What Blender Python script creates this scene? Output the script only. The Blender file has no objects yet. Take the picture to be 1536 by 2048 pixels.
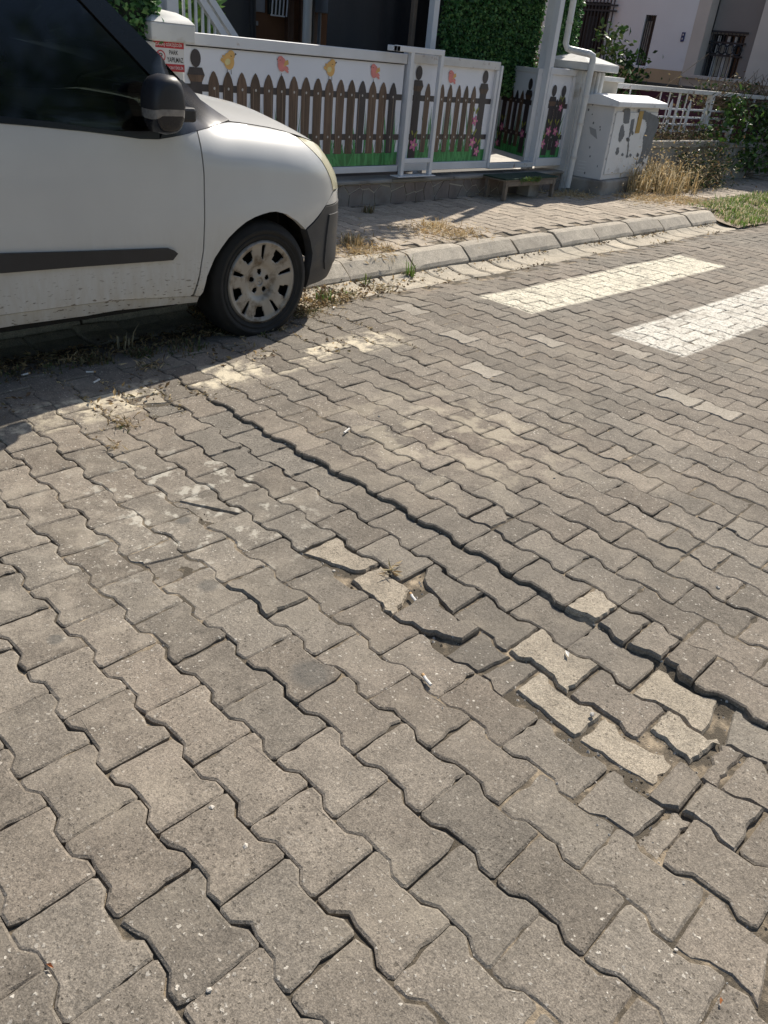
import bpy, bmesh, math, random
import numpy as np
from mathutils import Vector, Matrix
R_ = math.radians
random.seed(7); rng = np.random.default_rng(7)
SC = bpy.context.scene
COL = SC.collection

# ------------------------------------------------------------------ camera, sky, sun, exposure
F_PX, PITCH, ROLL, CAM_H, YAW = 1546.05, 0.5385, 0.1054, 1.3486, math.radians(48.093)
_cy, _sy = math.cos(YAW), math.sin(YAW)
_M = np.array([[_cy, _sy, 0], [-_sy, _cy, 0], [0, 0, 1.0]])     # camera-heading frame -> street frame (X along street, Y towards houses)
_cp, _sp, _cr, _sr = math.cos(PITCH), math.sin(PITCH), math.cos(ROLL), math.sin(ROLL)
_r = np.array([1, 0, 0.]); _f = np.array([0, _cp, -_sp]); _u = np.array([0, _sp, _cp])
_R = np.array([_cr*_r + _sr*_u, -_sr*_r + _cr*_u, _f]) @ _M.T
EYE = np.array([0, 0, CAM_H])
cam = bpy.data.cameras.new('camera'); camo = bpy.data.objects.new('camera', cam); COL.objects.link(camo)
cam.sensor_fit = 'VERTICAL'; cam.sensor_height = 36.0; cam.sensor_width = 27.0
cam.lens = F_PX/2048*36.0; cam.clip_start = 0.05; cam.clip_end = 2000
m4 = Matrix.Identity(4)
for i in range(3):
    m4[i][0] = _R[0][i]; m4[i][1] = _R[1][i]; m4[i][2] = -_R[2][i]; m4[i][3] = EYE[i]
camo.matrix_world = m4
SC.camera = camo
SUN_L = np.array([-0.97, -0.36, -1.0])                          # direction the sunlight travels
w = bpy.data.worlds.new('World'); SC.world = w; w.use_nodes = True
nt = w.node_tree; bg = nt.nodes['Background']
sky = nt.nodes.new('ShaderNodeTexSky'); sky.sky_type = 'NISHITA'; sky.sun_disc = False
elev = math.atan2(1.0, math.hypot(SUN_L[0], SUN_L[1]))
sky.sun_elevation = elev; sky.sun_rotation = math.atan2(-SUN_L[0], -SUN_L[1])
sky.air_density = 1.0; sky.dust_density = 1.5; sky.ozone_density = 1.0
nt.links.new(sky.outputs[0], bg.inputs[0]); bg.inputs[1].default_value = 0.09
sun = bpy.data.lights.new('sun', 'SUN'); sun.energy = 4.3; sun.angle = R_(0.53); sun.color = (1.0, 0.925, 0.81)
suno = bpy.data.objects.new('sun', sun); COL.objects.link(suno)
suno.rotation_euler = Vector(SUN_L).to_track_quat('-Z', 'Y').to_euler(); suno.location = (10, 8, 14)
SC.view_settings.view_transform = 'Standard'; SC.view_settings.look = 'None'
SC.view_settings.exposure = 0.48; SC.view_settings.gamma = 1.0; SC.view_settings.use_curve_mapping = False
SC.render.engine = 'CYCLES'
SC.cycles.use_denoising = True
try: SC.cycles.denoiser = 'OPENIMAGEDENOISE'
except Exception: pass
SC.cycles.max_bounces = 7; SC.cycles.diffuse_bounces = 3; SC.cycles.glossy_bounces = 3
SC.cycles.transparent_max_bounces = 8

# ------------------------------------------------------------------ measuring helpers (2-D survey of the photo, onto real planes)
def ray(x, y): return np.array([(x-768)/F_PX, -(y-1024)/F_PX, 1.0]) @ _R
def gnd(x, y, z=0.0):
    d = ray(x, y); return EYE + d*((z-CAM_H)/d[2])
def onY(x, y, Y):
    d = ray(x, y); return EYE + d*(Y/d[1])
def onX(x, y, X):
    d = ray(x, y); return EYE + d*(X/d[0])
def proj(P):
    c = (np.atleast_2d(P)-EYE) @ _R.T
    return np.c_[768+F_PX*c[:, 0]/c[:, 2], 1024-F_PX*c[:, 1]/c[:, 2], c[:, 2]]

# ------------------------------------------------------------------ material helpers
def nodes_of(name):
    m = bpy.data.materials.new(name); m.use_nodes = True
    t = m.node_tree; return m, t, t.nodes['Principled BSDF']
def N(t, kind, **kw):
    n = t.nodes.new(kind)
    for k, v in kw.items(): setattr(n, k, v)
    return n
def setin(n, **kw):
    for k, v in kw.items(): n.inputs[k.replace('_', ' ')].default_value = v
def rgba(c): return (c[0], c[1], c[2], 1.0)
def math_n(t, op, a, b=None, clamp=False):
    n = N(t, 'ShaderNodeMath', operation=op); n.use_clamp = clamp
    for i, v in enumerate((a, b)):
        if v is None: continue
        if isinstance(v, (int, float)): n.inputs[i].default_value = v
        else: t.links.new(v, n.inputs[i])
    return n.outputs[0]
def mixc(t, fac, a, b, mode='MIX'):
    n = N(t, 'ShaderNodeMix', data_type='RGBA', blend_type=mode)
    for i, v in ((0, fac), (6, a), (7, b)):
        if isinstance(v, (int, float)): n.inputs[i].default_value = v
        elif isinstance(v, tuple): n.inputs[i].default_value = rgba(v)
        else: t.links.new(v, n.inputs[i])
    return n.outputs[2]
def noise(t, vec, scale, detail=3, rough=.55, out='Fac'):
    n = N(t, 'ShaderNodeTexNoise'); n.inputs['Scale'].default_value = scale
    n.inputs['Detail'].default_value = detail; n.inputs['Roughness'].default_value = rough
    t.links.new(vec, n.inputs['Vector']); return n.outputs[out]
def ramp(t, fac, p0, p1, smooth=False):
    n = N(t, 'ShaderNodeMapRange'); n.inputs[1].default_value = p0; n.inputs[2].default_value = p1
    if smooth: n.interpolation_type = 'SMOOTHSTEP'
    t.links.new(fac, n.inputs[0]); return n.outputs[0]
def pos(t): return N(t, 'ShaderNodeNewGeometry').outputs['Position']
def bump(t, b, h, strength, dist=.004, prev=None):
    n = N(t, 'ShaderNodeBump'); n.inputs['Strength'].default_value = strength; n.inputs['Distance'].default_value = dist
    t.links.new(h, n.inputs['Height'])
    if prev is not None: t.links.new(prev, n.inputs['Normal'])
    t.links.new(n.outputs[0], b.inputs['Normal']); return n.outputs[0]
def mk(name, col, rough=.7, var=.12, scale=5, col2=None, patch=None, bmp=0, bscale=80, metal=0, coat=0, spec=None, dirt=None):
    """painted / mineral surface: base colour, soft tonal variation, optional stain colour in noise patches, fine bump"""
    m, t, b = nodes_of(name); P = pos(t)
    n1 = noise(t, P, scale, 4)
    c = mixc(t, ramp(t, n1, .3, .7), tuple(x*(1-var) for x in col), tuple(min(1, x*(1+var)) for x in col))
    if col2 is not None:
        n2 = noise(t, P, (patch or (scale*1.7, .55, .7))[0], 5, .6)
        c = mixc(t, ramp(t, n2, (patch or (0, .55, .7))[1], (patch or (0, .55, .7))[2]), c, col2)
    t.links.new(c, b.inputs['Base Color'])
    b.inputs['Roughness'].default_value = rough; b.inputs['Metallic'].default_value = metal
    if coat: b.inputs['Coat Weight'].default_value = coat; b.inputs['Coat Roughness'].default_value = .12
    if spec is not None: b.inputs['Specular IOR Level'].default_value = spec
    if bmp: bump(t, b, noise(t, P, bscale, 4, .6), bmp)
    return m

# ------------------------------------------------------------------ mesh helpers
class MB:
    def __init__(s): s.v = []; s.f = []
    def add(s, vs, fs):
        o = len(s.v); s.v += [tuple(map(float, q)) for q in vs]; s.f += [tuple(i+o for i in f) for f in fs]; return s
    def box(s, x0, x1, y0, y1, z0, z1):
        return s.add([(x0,y0,z0),(x1,y0,z0),(x1,y1,z0),(x0,y1,z0),(x0,y0,z1),(x1,y0,z1),(x1,y1,z1),(x0,y1,z1)],
                     [(0,3,2,1),(4,5,6,7),(0,1,5,4),(1,2,6,5),(2,3,7,6),(3,0,4,7)])
    def tube(s, pts, r, n=8, cap=True):
        pts = [np.array(p, float) for p in pts]; rs = r if isinstance(r, (list, tuple)) else [r]*len(pts)
        rings = []; ref = None
        for i, p in enumerate(pts):
            d = pts[min(i+1, len(pts)-1)]-pts[max(i-1, 0)]; d = d/(np.linalg.norm(d)+1e-12)
            if ref is None:
                ref = np.cross(d, [0, 0, 1.0])
                if np.linalg.norm(ref) < .1: ref = np.cross(d, [1.0, 0, 0])
            a = ref-d*np.dot(ref, d); a /= np.linalg.norm(a)+1e-12; ref = a; bb = np.cross(d, a)
            rings.append([p+rs[i]*(math.cos(q)*a+math.sin(q)*bb) for q in np.linspace(0, 2*math.pi, n, endpoint=False)])
        vs = [q for rg in rings for q in rg]; fs = []
        for i in range(len(pts)-1):
            for j in range(n):
                k = (j+1) % n; fs.append((i*n+j, i*n+k, (i+1)*n+k, (i+1)*n+j))
        if cap: fs += [tuple(range(n))[::-1], tuple(range((len(pts)-1)*n, len(pts)*n))]
        return s.add(vs, fs)
    def bar(s, p, q, w, h, up=(0, 0, 1)):
        p, q = np.array(p, float), np.array(q, float); d = q-p; d /= np.linalg.norm(d)
        a = np.cross(d, up)
        if np.linalg.norm(a) < 1e-6: a = np.cross(d, (1, 0, 0))
        a /= np.linalg.norm(a); b = np.cross(a, d)
        c = [(-1,-1),(1,-1),(1,1),(-1,1)]
        vs = [e+a*i*w/2+b*j*h/2 for e in (p, q) for i, j in c]
        return s.add(vs, [(3,2,1,0),(4,5,6,7),(0,1,5,4),(1,2,6,5),(2,3,7,6),(3,0,4,7)])
    def prism(s, poly, fmap, d0, d1):
        """polygon (a,b) extruded between depths d0,d1; fmap(a,b,d)->xyz"""
        n = len(poly)
        vs = [fmap(a, b, d0) for a, b in poly]+[fmap(a, b, d1) for a, b in poly]
        return s.add(vs, [tuple(range(n)), tuple(range(n, 2*n))[::-1]]+[(i, i+n, (i+1) % n+n, (i+1) % n) for i in range(n)])
    def lathe(s, prof, c, axis='y', n=48):
        vs = []; fs = []; m = len(prof)
        for j in range(n):
            a = 2*math.pi*j/n
            for r, d in prof:
                vs.append((c[0]+r*math.cos(a), c[1]+d, c[2]+r*math.sin(a)) if axis == 'y' else (c[0]+r*math.cos(a), c[1]+r*math.sin(a), c[2]+d))
        for j in range(n):
            k = (j+1) % n
            for i in range(m-1): fs.append((j*m+i, j*m+i+1, k*m+i+1, k*m+i))
        return s.add(vs, fs)
    def build(s, name, mat, parent=None, smooth=False, fixn=True):
        me = bpy.data.meshes.new(name); me.from_pydata(s.v, [], s.f); me.materials.append(mat)
        if fixn:
            bm = bmesh.new(); bm.from_mesh(me); bmesh.ops.recalc_face_normals(bm, faces=bm.faces); bm.to_mesh(me); bm.free()
        return link(name, me, parent, smooth)
def link(name, me, parent=None, smooth=False):
    if smooth:
        me.polygons.foreach_set('use_smooth', [True]*len(me.polygons))
        if smooth == 'auto':
            try: me.set_sharp_from_angle(angle=R_(38))
            except Exception: pass
    me.update()
    o = bpy.data.objects.new(name, me); COL.objects.link(o)
    if parent is not None: o.parent = parent
    return o
def tag(o, label=None, cat=None, group=None, kind=None):
    if label: o['label'] = label
    if cat: o['category'] = cat
    if group: o['group'] = group
    if kind: o['kind'] = kind
    return o
def empty(name, label, cat, loc=(0, 0, 0), rz=0, group=None, rx=0, ry=0):
    o = bpy.data.objects.new(name, None); COL.objects.link(o); o.empty_display_size = .1
    o.location = loc; o.rotation_euler = (rx, ry, rz); return tag(o, label, cat, group)
def bevel(o, wd=.004, seg=2):
    m = o.modifiers.new('bevel', 'BEVEL'); m.width = wd; m.segments = seg; m.limit_method = 'ANGLE'; m.angle_limit = R_(35); return o
def smoothstep(a, b, x):
    t = np.clip((np.asarray(x, float)-a)/(b-a), 0, 1); return t*t*(3-2*t)

# ------------------------------------------------------------------ paving lattice
X0, Y0, PA, PB = .3237, 1.0083, .2, .14208          # row r spans X0+r*PB ..; a stone spans PA in -Y
SW_Z = .085                                          # pavement (sidewalk) level
def vnoise(x, y, s, seed=0):
    return (math.sin(x*s*1.7+seed*3.1+1.3*math.sin(y*s*1.1+seed))+math.sin(y*s*1.9-seed*2.3+1.1*math.sin(x*s*.9+seed*1.7)))*.5
def road_h(X, Y):
    """height of the sagging road surface"""
    h = .006*vnoise(X, Y, 1.6, 1)+.004*vnoise(X, Y, 3.7, 2)
    # wheel-worn trench below the step line at row 10
    band = float(smoothstep(.95, 1.35, X))*(1 if X < X0+10*PB else 0)
    along = float(smoothstep(.05, .5, Y)*(1-smoothstep(2.55, 2.95, Y)))
    h -= (.012+.008*float(smoothstep(1.3, .6, Y)))*band*along
    h -= .012*float(np.exp(-((X-1.0)/.35)**2-((Y-2.0)/.5)**2))
    h -= .030*float(smoothstep(3.15, 3.5, Y))
    return h

# ------------------------------------------------------------------ ground materials
def boxmask(t, P, x0, x1, y0, y1, edge=.012, jit=.02):
    s = N(t, 'ShaderNodeSeparateXYZ')
    nn = N(t, 'ShaderNodeTexNoise'); nn.inputs['Scale'].default_value = 22; nn.inputs['Detail'].default_value = 4
    t.links.new(P, nn.inputs['Vector'])
    v = N(t, 'ShaderNodeVectorMath', operation='SCALE'); v.inputs['Scale'].default_value = jit
    sub = N(t, 'ShaderNodeVectorMath', operation='SUBTRACT'); sub.inputs[1].default_value = (.5, .5, .5)
    t.links.new(nn.outputs['Color'], sub.inputs[0]); t.links.new(sub.outputs[0], v.inputs[0])
    ad = N(t, 'ShaderNodeVectorMath', operation='ADD'); t.links.new(P, ad.inputs[0]); t.links.new(v.outputs[0], ad.inputs[1])
    t.links.new(ad.outputs[0], s.inputs[0])
    a = math_n(t, 'MULTIPLY', ramp(t, s.outputs[0], x0-edge, x0+edge), ramp(t, s.outputs[0], x1+edge, x1-edge))
    b = math_n(t, 'MULTIPLY', ramp(t, s.outputs[1], y0-edge, y0+edge), ramp(t, s.outputs[1], y1+edge, y1-edge))
    return math_n(t, 'MULTIPLY', a, b)
def dotmask(t, P, x, y, r, soft=.3):
    d = N(t, 'ShaderNodeVectorMath', operation='DISTANCE'); fl = N(t, 'ShaderNodeVectorMath', operation='MULTIPLY')
    fl.inputs[1].default_value = (1, 1, 0); t.links.new(P, fl.inputs[0])
    t.links.new(fl.outputs[0], d.inputs[0]); d.inputs[1].default_value = (x, y, 0)
    return ramp(t, d.outputs['Value'], r*(1+soft), r*(1-soft))
def paver_material(name, c0, c1, speck=.7, rough_bump=.35, paint=False, tone=.16, pit=.5):
    m, t, b = nodes_of(name); P = pos(t)
    oi = N(t, 'ShaderNodeObjectInfo'); at = N(t, 'ShaderNodeAttribute', attribute_name='rnd')
    rnd = math_n(t, 'FRACT', math_n(t, 'ADD', oi.outputs['Random'], at.outputs['Fac']))
    rnd2 = math_n(t, 'FRACT', math_n(t, 'MULTIPLY', rnd, 7.31)); rnd3 = math_n(t, 'FRACT', math_n(t, 'MULTIPLY', rnd, 23.7))
    off = N(t, 'ShaderNodeCombineXYZ'); t.links.new(math_n(t, 'MULTIPLY', rnd, 9.0), off.inputs[0]); t.links.new(math_n(t, 'MULTIPLY', rnd2, 5.0), off.inputs[2])
    V = N(t, 'ShaderNodeVectorMath', operation='ADD'); t.links.new(P, V.inputs[0]); t.links.new(off.outputs[0], V.inputs[1]); V = V.outputs[0]
    c = mixc(t, ramp(t, noise(t, P, .9, 3), .35, .65), c0, c1)
    c = mixc(t, math_n(t, 'MULTIPLY', rnd3, .6), c, tuple(x*f for x, f in zip(c0, (.98, 1.0, 1.02))))
    val = math_n(t, 'ADD', 1-tone, math_n(t, 'MULTIPLY', rnd2, 2*tone))
    # blotches on each stone, then grain
    bl = math_n(t, 'ADD', .80, math_n(t, 'MULTIPLY', ramp(t, noise(t, V, 14, 4, .6), .3, .7), .34))
    gr = math_n(t, 'ADD', .50, math_n(t, 'MULTIPLY', ramp(t, noise(t, V, 300, 3, .75), .30, .70), 1.0))
    gr2 = math_n(t, 'ADD', .74, math_n(t, 'MULTIPLY', ramp(t, noise(t, V, 110, 3, .7), .3, .7), .52))
    k = math_n(t, 'MULTIPLY', math_n(t, 'MULTIPLY', val, bl), math_n(t, 'MULTIPLY', gr, gr2))
    kk = N(t, 'ShaderNodeCombineColor'); [t.links.new(k, kk.inputs[i]) for i in range(3)]
    c = mixc(t, 1.0, c, kk.outputs[0], 'MULTIPLY')
    # pale aggregate chips, dark pits
    wob = N(t, 'ShaderNodeTexNoise'); wob.inputs['Scale'].default_value = 150; wob.inputs['Detail'].default_value = 2; t.links.new(V, wob.inputs['Vector'])
    ws = N(t, 'ShaderNodeVectorMath', operation='SCALE'); ws.inputs['Scale'].default_value = .011; t.links.new(wob.outputs['Color'], ws.inputs[0])
    Vw = N(t, 'ShaderNodeVectorMath', operation='ADD'); t.links.new(V, Vw.inputs[0]); t.links.new(ws.outputs[0], Vw.inputs[1]); Vw = Vw.outputs[0]
    vo = N(t, 'ShaderNodeTexVoronoi'); vo.inputs['Scale'].default_value = 105; t.links.new(Vw, vo.inputs['Vector'])
    cr = N_sep(t, vo.outputs['Color'], 0); rad = math_n(t, 'MULTIPLY', ramp(t, cr, .58, 1.0), .42)
    lots = ramp(t, noise(t, P, 1.7, 3), .40, .64)
    chip = math_n(t, 'MULTIPLY', math_n(t, 'MULTIPLY', math_n(t, 'SUBTRACT', rad, vo.outputs['Distance']), 14, True), math_n(t, 'ADD', .22, math_n(t, 'MULTIPLY', lots, .78)))
    tone_c = mixc(t, N_sep(t, vo.outputs['Color'], 1), (.30, .28, .25), (.72, .67, .58))
    c = mixc(t, math_n(t, 'MULTIPLY', chip, speck), c, tone_c)
    vo2 = N(t, 'ShaderNodeTexVoronoi'); vo2.inputs['Scale'].default_value = 130; t.links.new(Vw, vo2.inputs['Vector'])
    worn = ramp(t, noise(t, V, 8, 3, .6), .42, .62)
    pt = math_n(t, 'MULTIPLY', math_n(t, 'MULTIPLY', math_n(t, 'SUBTRACT', math_n(t, 'MULTIPLY', ramp(t, N_sep(t, vo2.outputs['Color'], 1), .55, 1.0), .5), vo2.outputs['Distance']), 12, True), math_n(t, 'ADD', .15, math_n(t, 'MULTIPLY', worn, .85)))
    c = mixc(t, math_n(t, 'MULTIPLY', pt, pit), c, (.085, .073, .058))
    # oil and tyre grime
    c = mixc(t, math_n(t, 'MULTIPLY', ramp(t, noise(t, P, 5.3, 4, .6), .58, .76), .35), c, (.13, .115, .095))
    # dust in blotches
    c = mixc(t, math_n(t, 'MULTIPLY', ramp(t, noise(t, P, 3.1, 5, .65), .52, .72), .35), c, (.40, .35, .275))
    if paint:
        wear = math_n(t, 'MULTIPLY', ramp(t, noise(t, V, 55, 5, .75), .36, .50), ramp(t, noise(t, P, 6, 4, .7), .25, .48))
        wear = math_n(t, 'MULTIPLY', wear, math_n(t, 'ADD', .80, math_n(t, 'MULTIPLY', rnd3, .2)))
        for x0, x1, y0, y1, col in ((4.13, 7.02, 2.645, 3.075, (.76, .71, .57)), (4.27, 7.05, 1.69, 2.155, (.72, .69, .61)), (4.3, 7.1, .74, 1.2, (.72, .69, .61))):
            c = mixc(t, math_n(t, 'MULTIPLY', boxmask(t, P, x0, x1, y0, y1), wear), c, col)
        old = math_n(t, 'MULTIPLY', boxmask(t, P, .2, 3.1, 2.70, 2.93, .03, .06), math_n(t, 'MULTIPLY', ramp(t, noise(t, V, 11, 5, .7), .44, .58), ramp(t, rnd2, .25, .45)))
        c = mixc(t, math_n(t, 'MULTIPLY', old, .9), c, (.68, .60, .45))
        sm = math_n(t, 'MULTIPLY', dotmask(t, P, 1.22, 1.95, .42, .4), ramp(t, noise(t, P, 17, 4, .6), .57, .64))
        c = mixc(t, math_n(t, 'MULTIPLY', sm, .6), c, (.58, .55, .47))
        band = math_n(t, 'MULTIPLY', dotmask(t, P, 2.35, 1.75, .45, .5), ramp(t, noise(t, P, 7, 4, .6), .48, .58))
        c = mixc(t, math_n(t, 'MULTIPLY', band, .45), c, (.52, .46, .35))
        lf = math_n(t, 'MULTIPLY', dotmask(t, P, .75, 2.0, .75, .45), ramp(t, noise(t, V, 9, 5, .7), .50, .64))
        c = mixc(t, math_n(t, 'MULTIPLY', lf, .38), c, (.42, .37, .30))
        tz = math_n(t, 'MULTIPLY', dotmask(t, P, 1.62, 1.0, .55, .6), ramp(t, noise(t, P, 3.3, 4, .6), .35, .6))
        c = mixc(t, math_n(t, 'MULTIPLY', tz, .38), c, (.115, .105, .09))
        for px, py, r in ((416, 1168, .028), (366, 1031, .024), (620, 1350, .05), (110, 1275, .02)):
            g = gnd(px, py); c = mixc(t, math_n(t, 'MULTIPLY', dotmask(t, P, g[0], g[1], r, .25), .55), c, (.09, .09, .085))
    t.links.new(c, b.inputs['Base Color']); b.inputs['Roughness'].default_value = .88; b.inputs['Specular IOR Level'].default_value = .3
    n0 = bump(t, b, noise(t, V, 45, 4, .65), rough_bump*.6, .006)
    hh = math_n(t, 'SUBTRACT', math_n(t, 'ADD', math_n(t, 'MULTIPLY', noise(t, V, 230, 3, .7), .8), math_n(t, 'MULTIPLY', chip, .35)), math_n(t, 'MULTIPLY', pt, .8))
    bump(t, b, hh, rough_bump, .003, n0)
    return m
def N_sep(t, col, i):
    s = N(t, 'ShaderNodeSeparateColor'); t.links.new(col, s.inputs[0]); return s.outputs[i]
MAT = {}
MAT['paver'] = paver_material('concrete_paver', (.196, .173, .142), (.230, .192, .153), paint=True, speck=.95, rough_bump=.75, pit=.8, tone=.17)
MAT['pale'] = paver_material('pale_stone', (.345, .295, .228), (.385, .335, .262), speck=.45, rough_bump=1.0, tone=.08, pit=.9)
MAT['rubble'] = paver_material('worn_aggregate', (.20, .178, .148), (.228, .204, .170), speck=.9, rough_bump=1.0, tone=.1, pit=1)
MAT['side'] = paver_material('pavement_paver', (.36, .305, .24), (.415, .345, .27), speck=.35, rough_bump=.3)
MAT['kerb'] = paver_material('kerb_concrete', (.41, .365, .30), (.47, .42, .34), speck=.25, rough_bump=.35, tone=.08, pit=.3)
MAT['gutter'] = paver_material('gutter_concrete', (.43, .38, .30), (.50, .44, .345), speck=.2, rough_bump=.35, tone=.1, pit=.3)
MAT['sand'] = mk('joint_sand', (.33, .265, .185), .95, .35, 45, (.085, .07, .05), (13, .36, .52), 1.0, 260)
MAT['yard'] = mk('pale_yard_paving', (.55, .52, .47), .9, .12, 2, bmp=.2, bscale=30)  # made pale so that it bounces light onto the house fronts
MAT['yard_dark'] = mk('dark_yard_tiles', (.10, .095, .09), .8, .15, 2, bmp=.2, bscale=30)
MAT['soil'] = mk('dry_soil', (.30, .24, .17), .95, .3, 12, (.16, .12, .085), (5, .5, .65), .7, 120)
MAT['earth'] = mk('distant_ground', (.22, .19, .14), .95, .2, 2, bmp=.3, bscale=20)

# ------------------------------------------------------------------ ground, road, pavement
MB().add([(-400,-400,-.30),(400,-400,-.30),(400,400,-.30),(-400,400,-.30)], [(0,1,2,3)]).build('ground', MAT['earth'])['kind'] = 'structure'
def heightfield(name, xs, ys, fz, mat):
    nx, ny = len(xs), len(ys); vs = [(x, y, fz(x, y)) for y in ys for x in xs]
    fs = [(j*nx+i, j*nx+i+1, (j+1)*nx+i+1, (j+1)*nx+i) for j in range(ny-1) for i in range(nx-1)]
    me = bpy.data.meshes.new(name); me.from_pydata(vs, [], fs); me.materials.append(mat)
    o = link(name, me, None, True); o['kind'] = 'structure'; return o
def bed_z(x, y):
    n = vnoise(x, y, 9, 5)+.6*vnoise(x, y, 23, 6)+.5*vnoise(x, y, 61, 9)
    sandy = vnoise(x, y, 2.1, 11)+(.7 if (y < .35 and x > .5) else 0)+(.5 if y > 2.6 else 0)
    d = -.0068+.0028*n+.0045*max(-1, min(1, sandy))
    tr = float(smoothstep(1.15, 1.3, x)*(1-smoothstep(1.84, 1.90, x))*smoothstep(.0, .2, y)*(1-smoothstep(2.55, 2.8, y)))
    d = max(-.016, min(-.0034, d)); d = d*(1-tr)+(-.0135+.0022*n)*tr
    return road_h(x, y)+d
road = heightfield('road', np.r_[np.arange(-3, -.1, .1), np.arange(-.1, 4.5, .025), np.arange(4.5, 14.01, .1)], np.r_[np.arange(-4, -.4, .1), np.arange(-.4, 3.53, .025)], bed_z, MAT['sand'])

_F, _D, _A = .037, .026, .0100
def side_line(off):
    """one zigzag long side of a stone: (a along its length, b across)"""
    h = PB/2
    return [(-.1, h+_A), (-.1+_F, h+_A), (-.1+_F+_D, h-_A), (.1-_F-_D, h-_A), (.1-_F, h+_A), (.1, h+_A)]
def clip(poly, pa, pb, na, nb):
    out = []
    for i in range(len(poly)):
        p, q = poly[i], poly[(i+1) % len(poly)]
        dp = (p[0]-pa)*na+(p[1]-pb)*nb; dq = (q[0]-pa)*na+(q[1]-pb)*nb
        if dp >= 0: out.append(p)
        if dp*dq < 0:
            s = dp/(dp-dq); out.append((p[0]+s*(q[0]-p[0]), p[1]+s*(q[1]-p[1])))
    return out
def offset_in(poly, d):
    n = len(poly); out = []
    for i in range(n):
        p0, p1, p2 = map(np.array, (poly[i-1], poly[i], poly[(i+1) % n]))
        e1 = p1-p0; e2 = p2-p1; e1 = e1/(np.linalg.norm(e1)+1e-9); e2 = e2/(np.linalg.norm(e2)+1e-9)
        n1 = np.array([-e1[1], e1[0]]); n2 = np.array([-e2[1], e2[0]]); b = n1+n2; l = np.linalg.norm(b)
        if l < 1e-6: out.append(tuple(p1+n1*d)); continue
        b /= l; out.append(tuple(p1+b*min(d/max(.35, float(np.dot(b, n1))), 2*d)))
    return out
def paver_poly(rg, cuts=(), gap=.0028, cutc=True):
    top = side_line(0); poly = top+[(-a, -b) for a, b in top]      # clockwise in (a,b)
    poly = poly[::-1]
    for c in cuts: poly = clip(poly, *c)
    poly = offset_in(poly, gap)
    if cutc:                                                         # knock the sharp corners off
        out = []; n = len(poly)
        for i in range(n):
            p0, p1, p2 = map(np.array, (poly[i-1], poly[i], poly[(i+1) % n]))
            e1 = p0-p1; e2 = p2-p1; l1, l2 = np.linalg.norm(e1), np.linalg.norm(e2)
            cosang = float(np.dot(e1, e2)/(l1*l2+1e-9))
            if cosang > -.35 and min(l1, l2) > .012:
                r = .005+.004*rg.random()
                out += [tuple(p1+e1/l1*r), tuple(p1+e2/l2*r)]
            else: out.append(tuple(p1))
        poly = out
    return poly
def rough_poly(poly, rg, step=.022, amp=.0012):
    out = []; n = len(poly)
    for i in range(n):
        p, q = np.array(poly[i]), np.array(poly[(i+1) % n]); L = np.linalg.norm(q-p); k = max(1, int(round(L/step)))
        nn = np.array([-(q-p)[1], (q-p)[0]])/(L+1e-9)
        for j in range(k):
            a = amp*rg.normal()
            if rg.random() < .07: a = abs(a)+.003+.004*rg.random()
            out.append(tuple(p+(q-p)*j/k+nn*a))
    return out
def paver_geo(poly, depth=.06, ch=.0050, chz=.0032, rg=None, dome=0):
    n = len(poly); in1 = offset_in(poly, ch); vs = []
    for ring, z in ((poly, -depth), (poly, -chz), (in1, 0.0)):
        for i, (a, b) in enumerate(ring):
            dz = 0 if (rg is None or z < -.01) else -abs(rg.normal())*.0006
            vs.append((b, -a, z+dz))
    fs = []
    for k in range(2):
        for i in range(n):
            j = (i+1) % n; fs.append((k*n+i, k*n+j, (k+1)*n+j, (k+1)*n+i))
    fs.append(tuple(range(2*n, 3*n)))
    return vs, fs
def fix_mesh(name, vs, fs, mat):
    me = bpy.data.meshes.new(name); me.from_pydata([tuple(map(float, v)) for v in vs], [], fs); me.materials.append(mat)
    bm = bmesh.new(); bm.from_mesh(me); bmesh.ops.recalc_face_normals(bm, faces=bm.faces); bm.to_mesh(me); bm.free(); return me
VAR = []
for i in range(22):
    rg = np.random.default_rng(100+i); pl = rough_poly(paver_poly(rg, gap=.0008+.0010*rg.random()), rg, .026, .0008)
    VAR.append(paver_geo(pl, rg=rg))
VMESH = [fix_mesh('paver', v, f, MAT['paver']) for v, f in VAR]
VMESH_S = [fix_mesh('pavement_paver', v, f, MAT['side']) for v, f in VAR]

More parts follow.
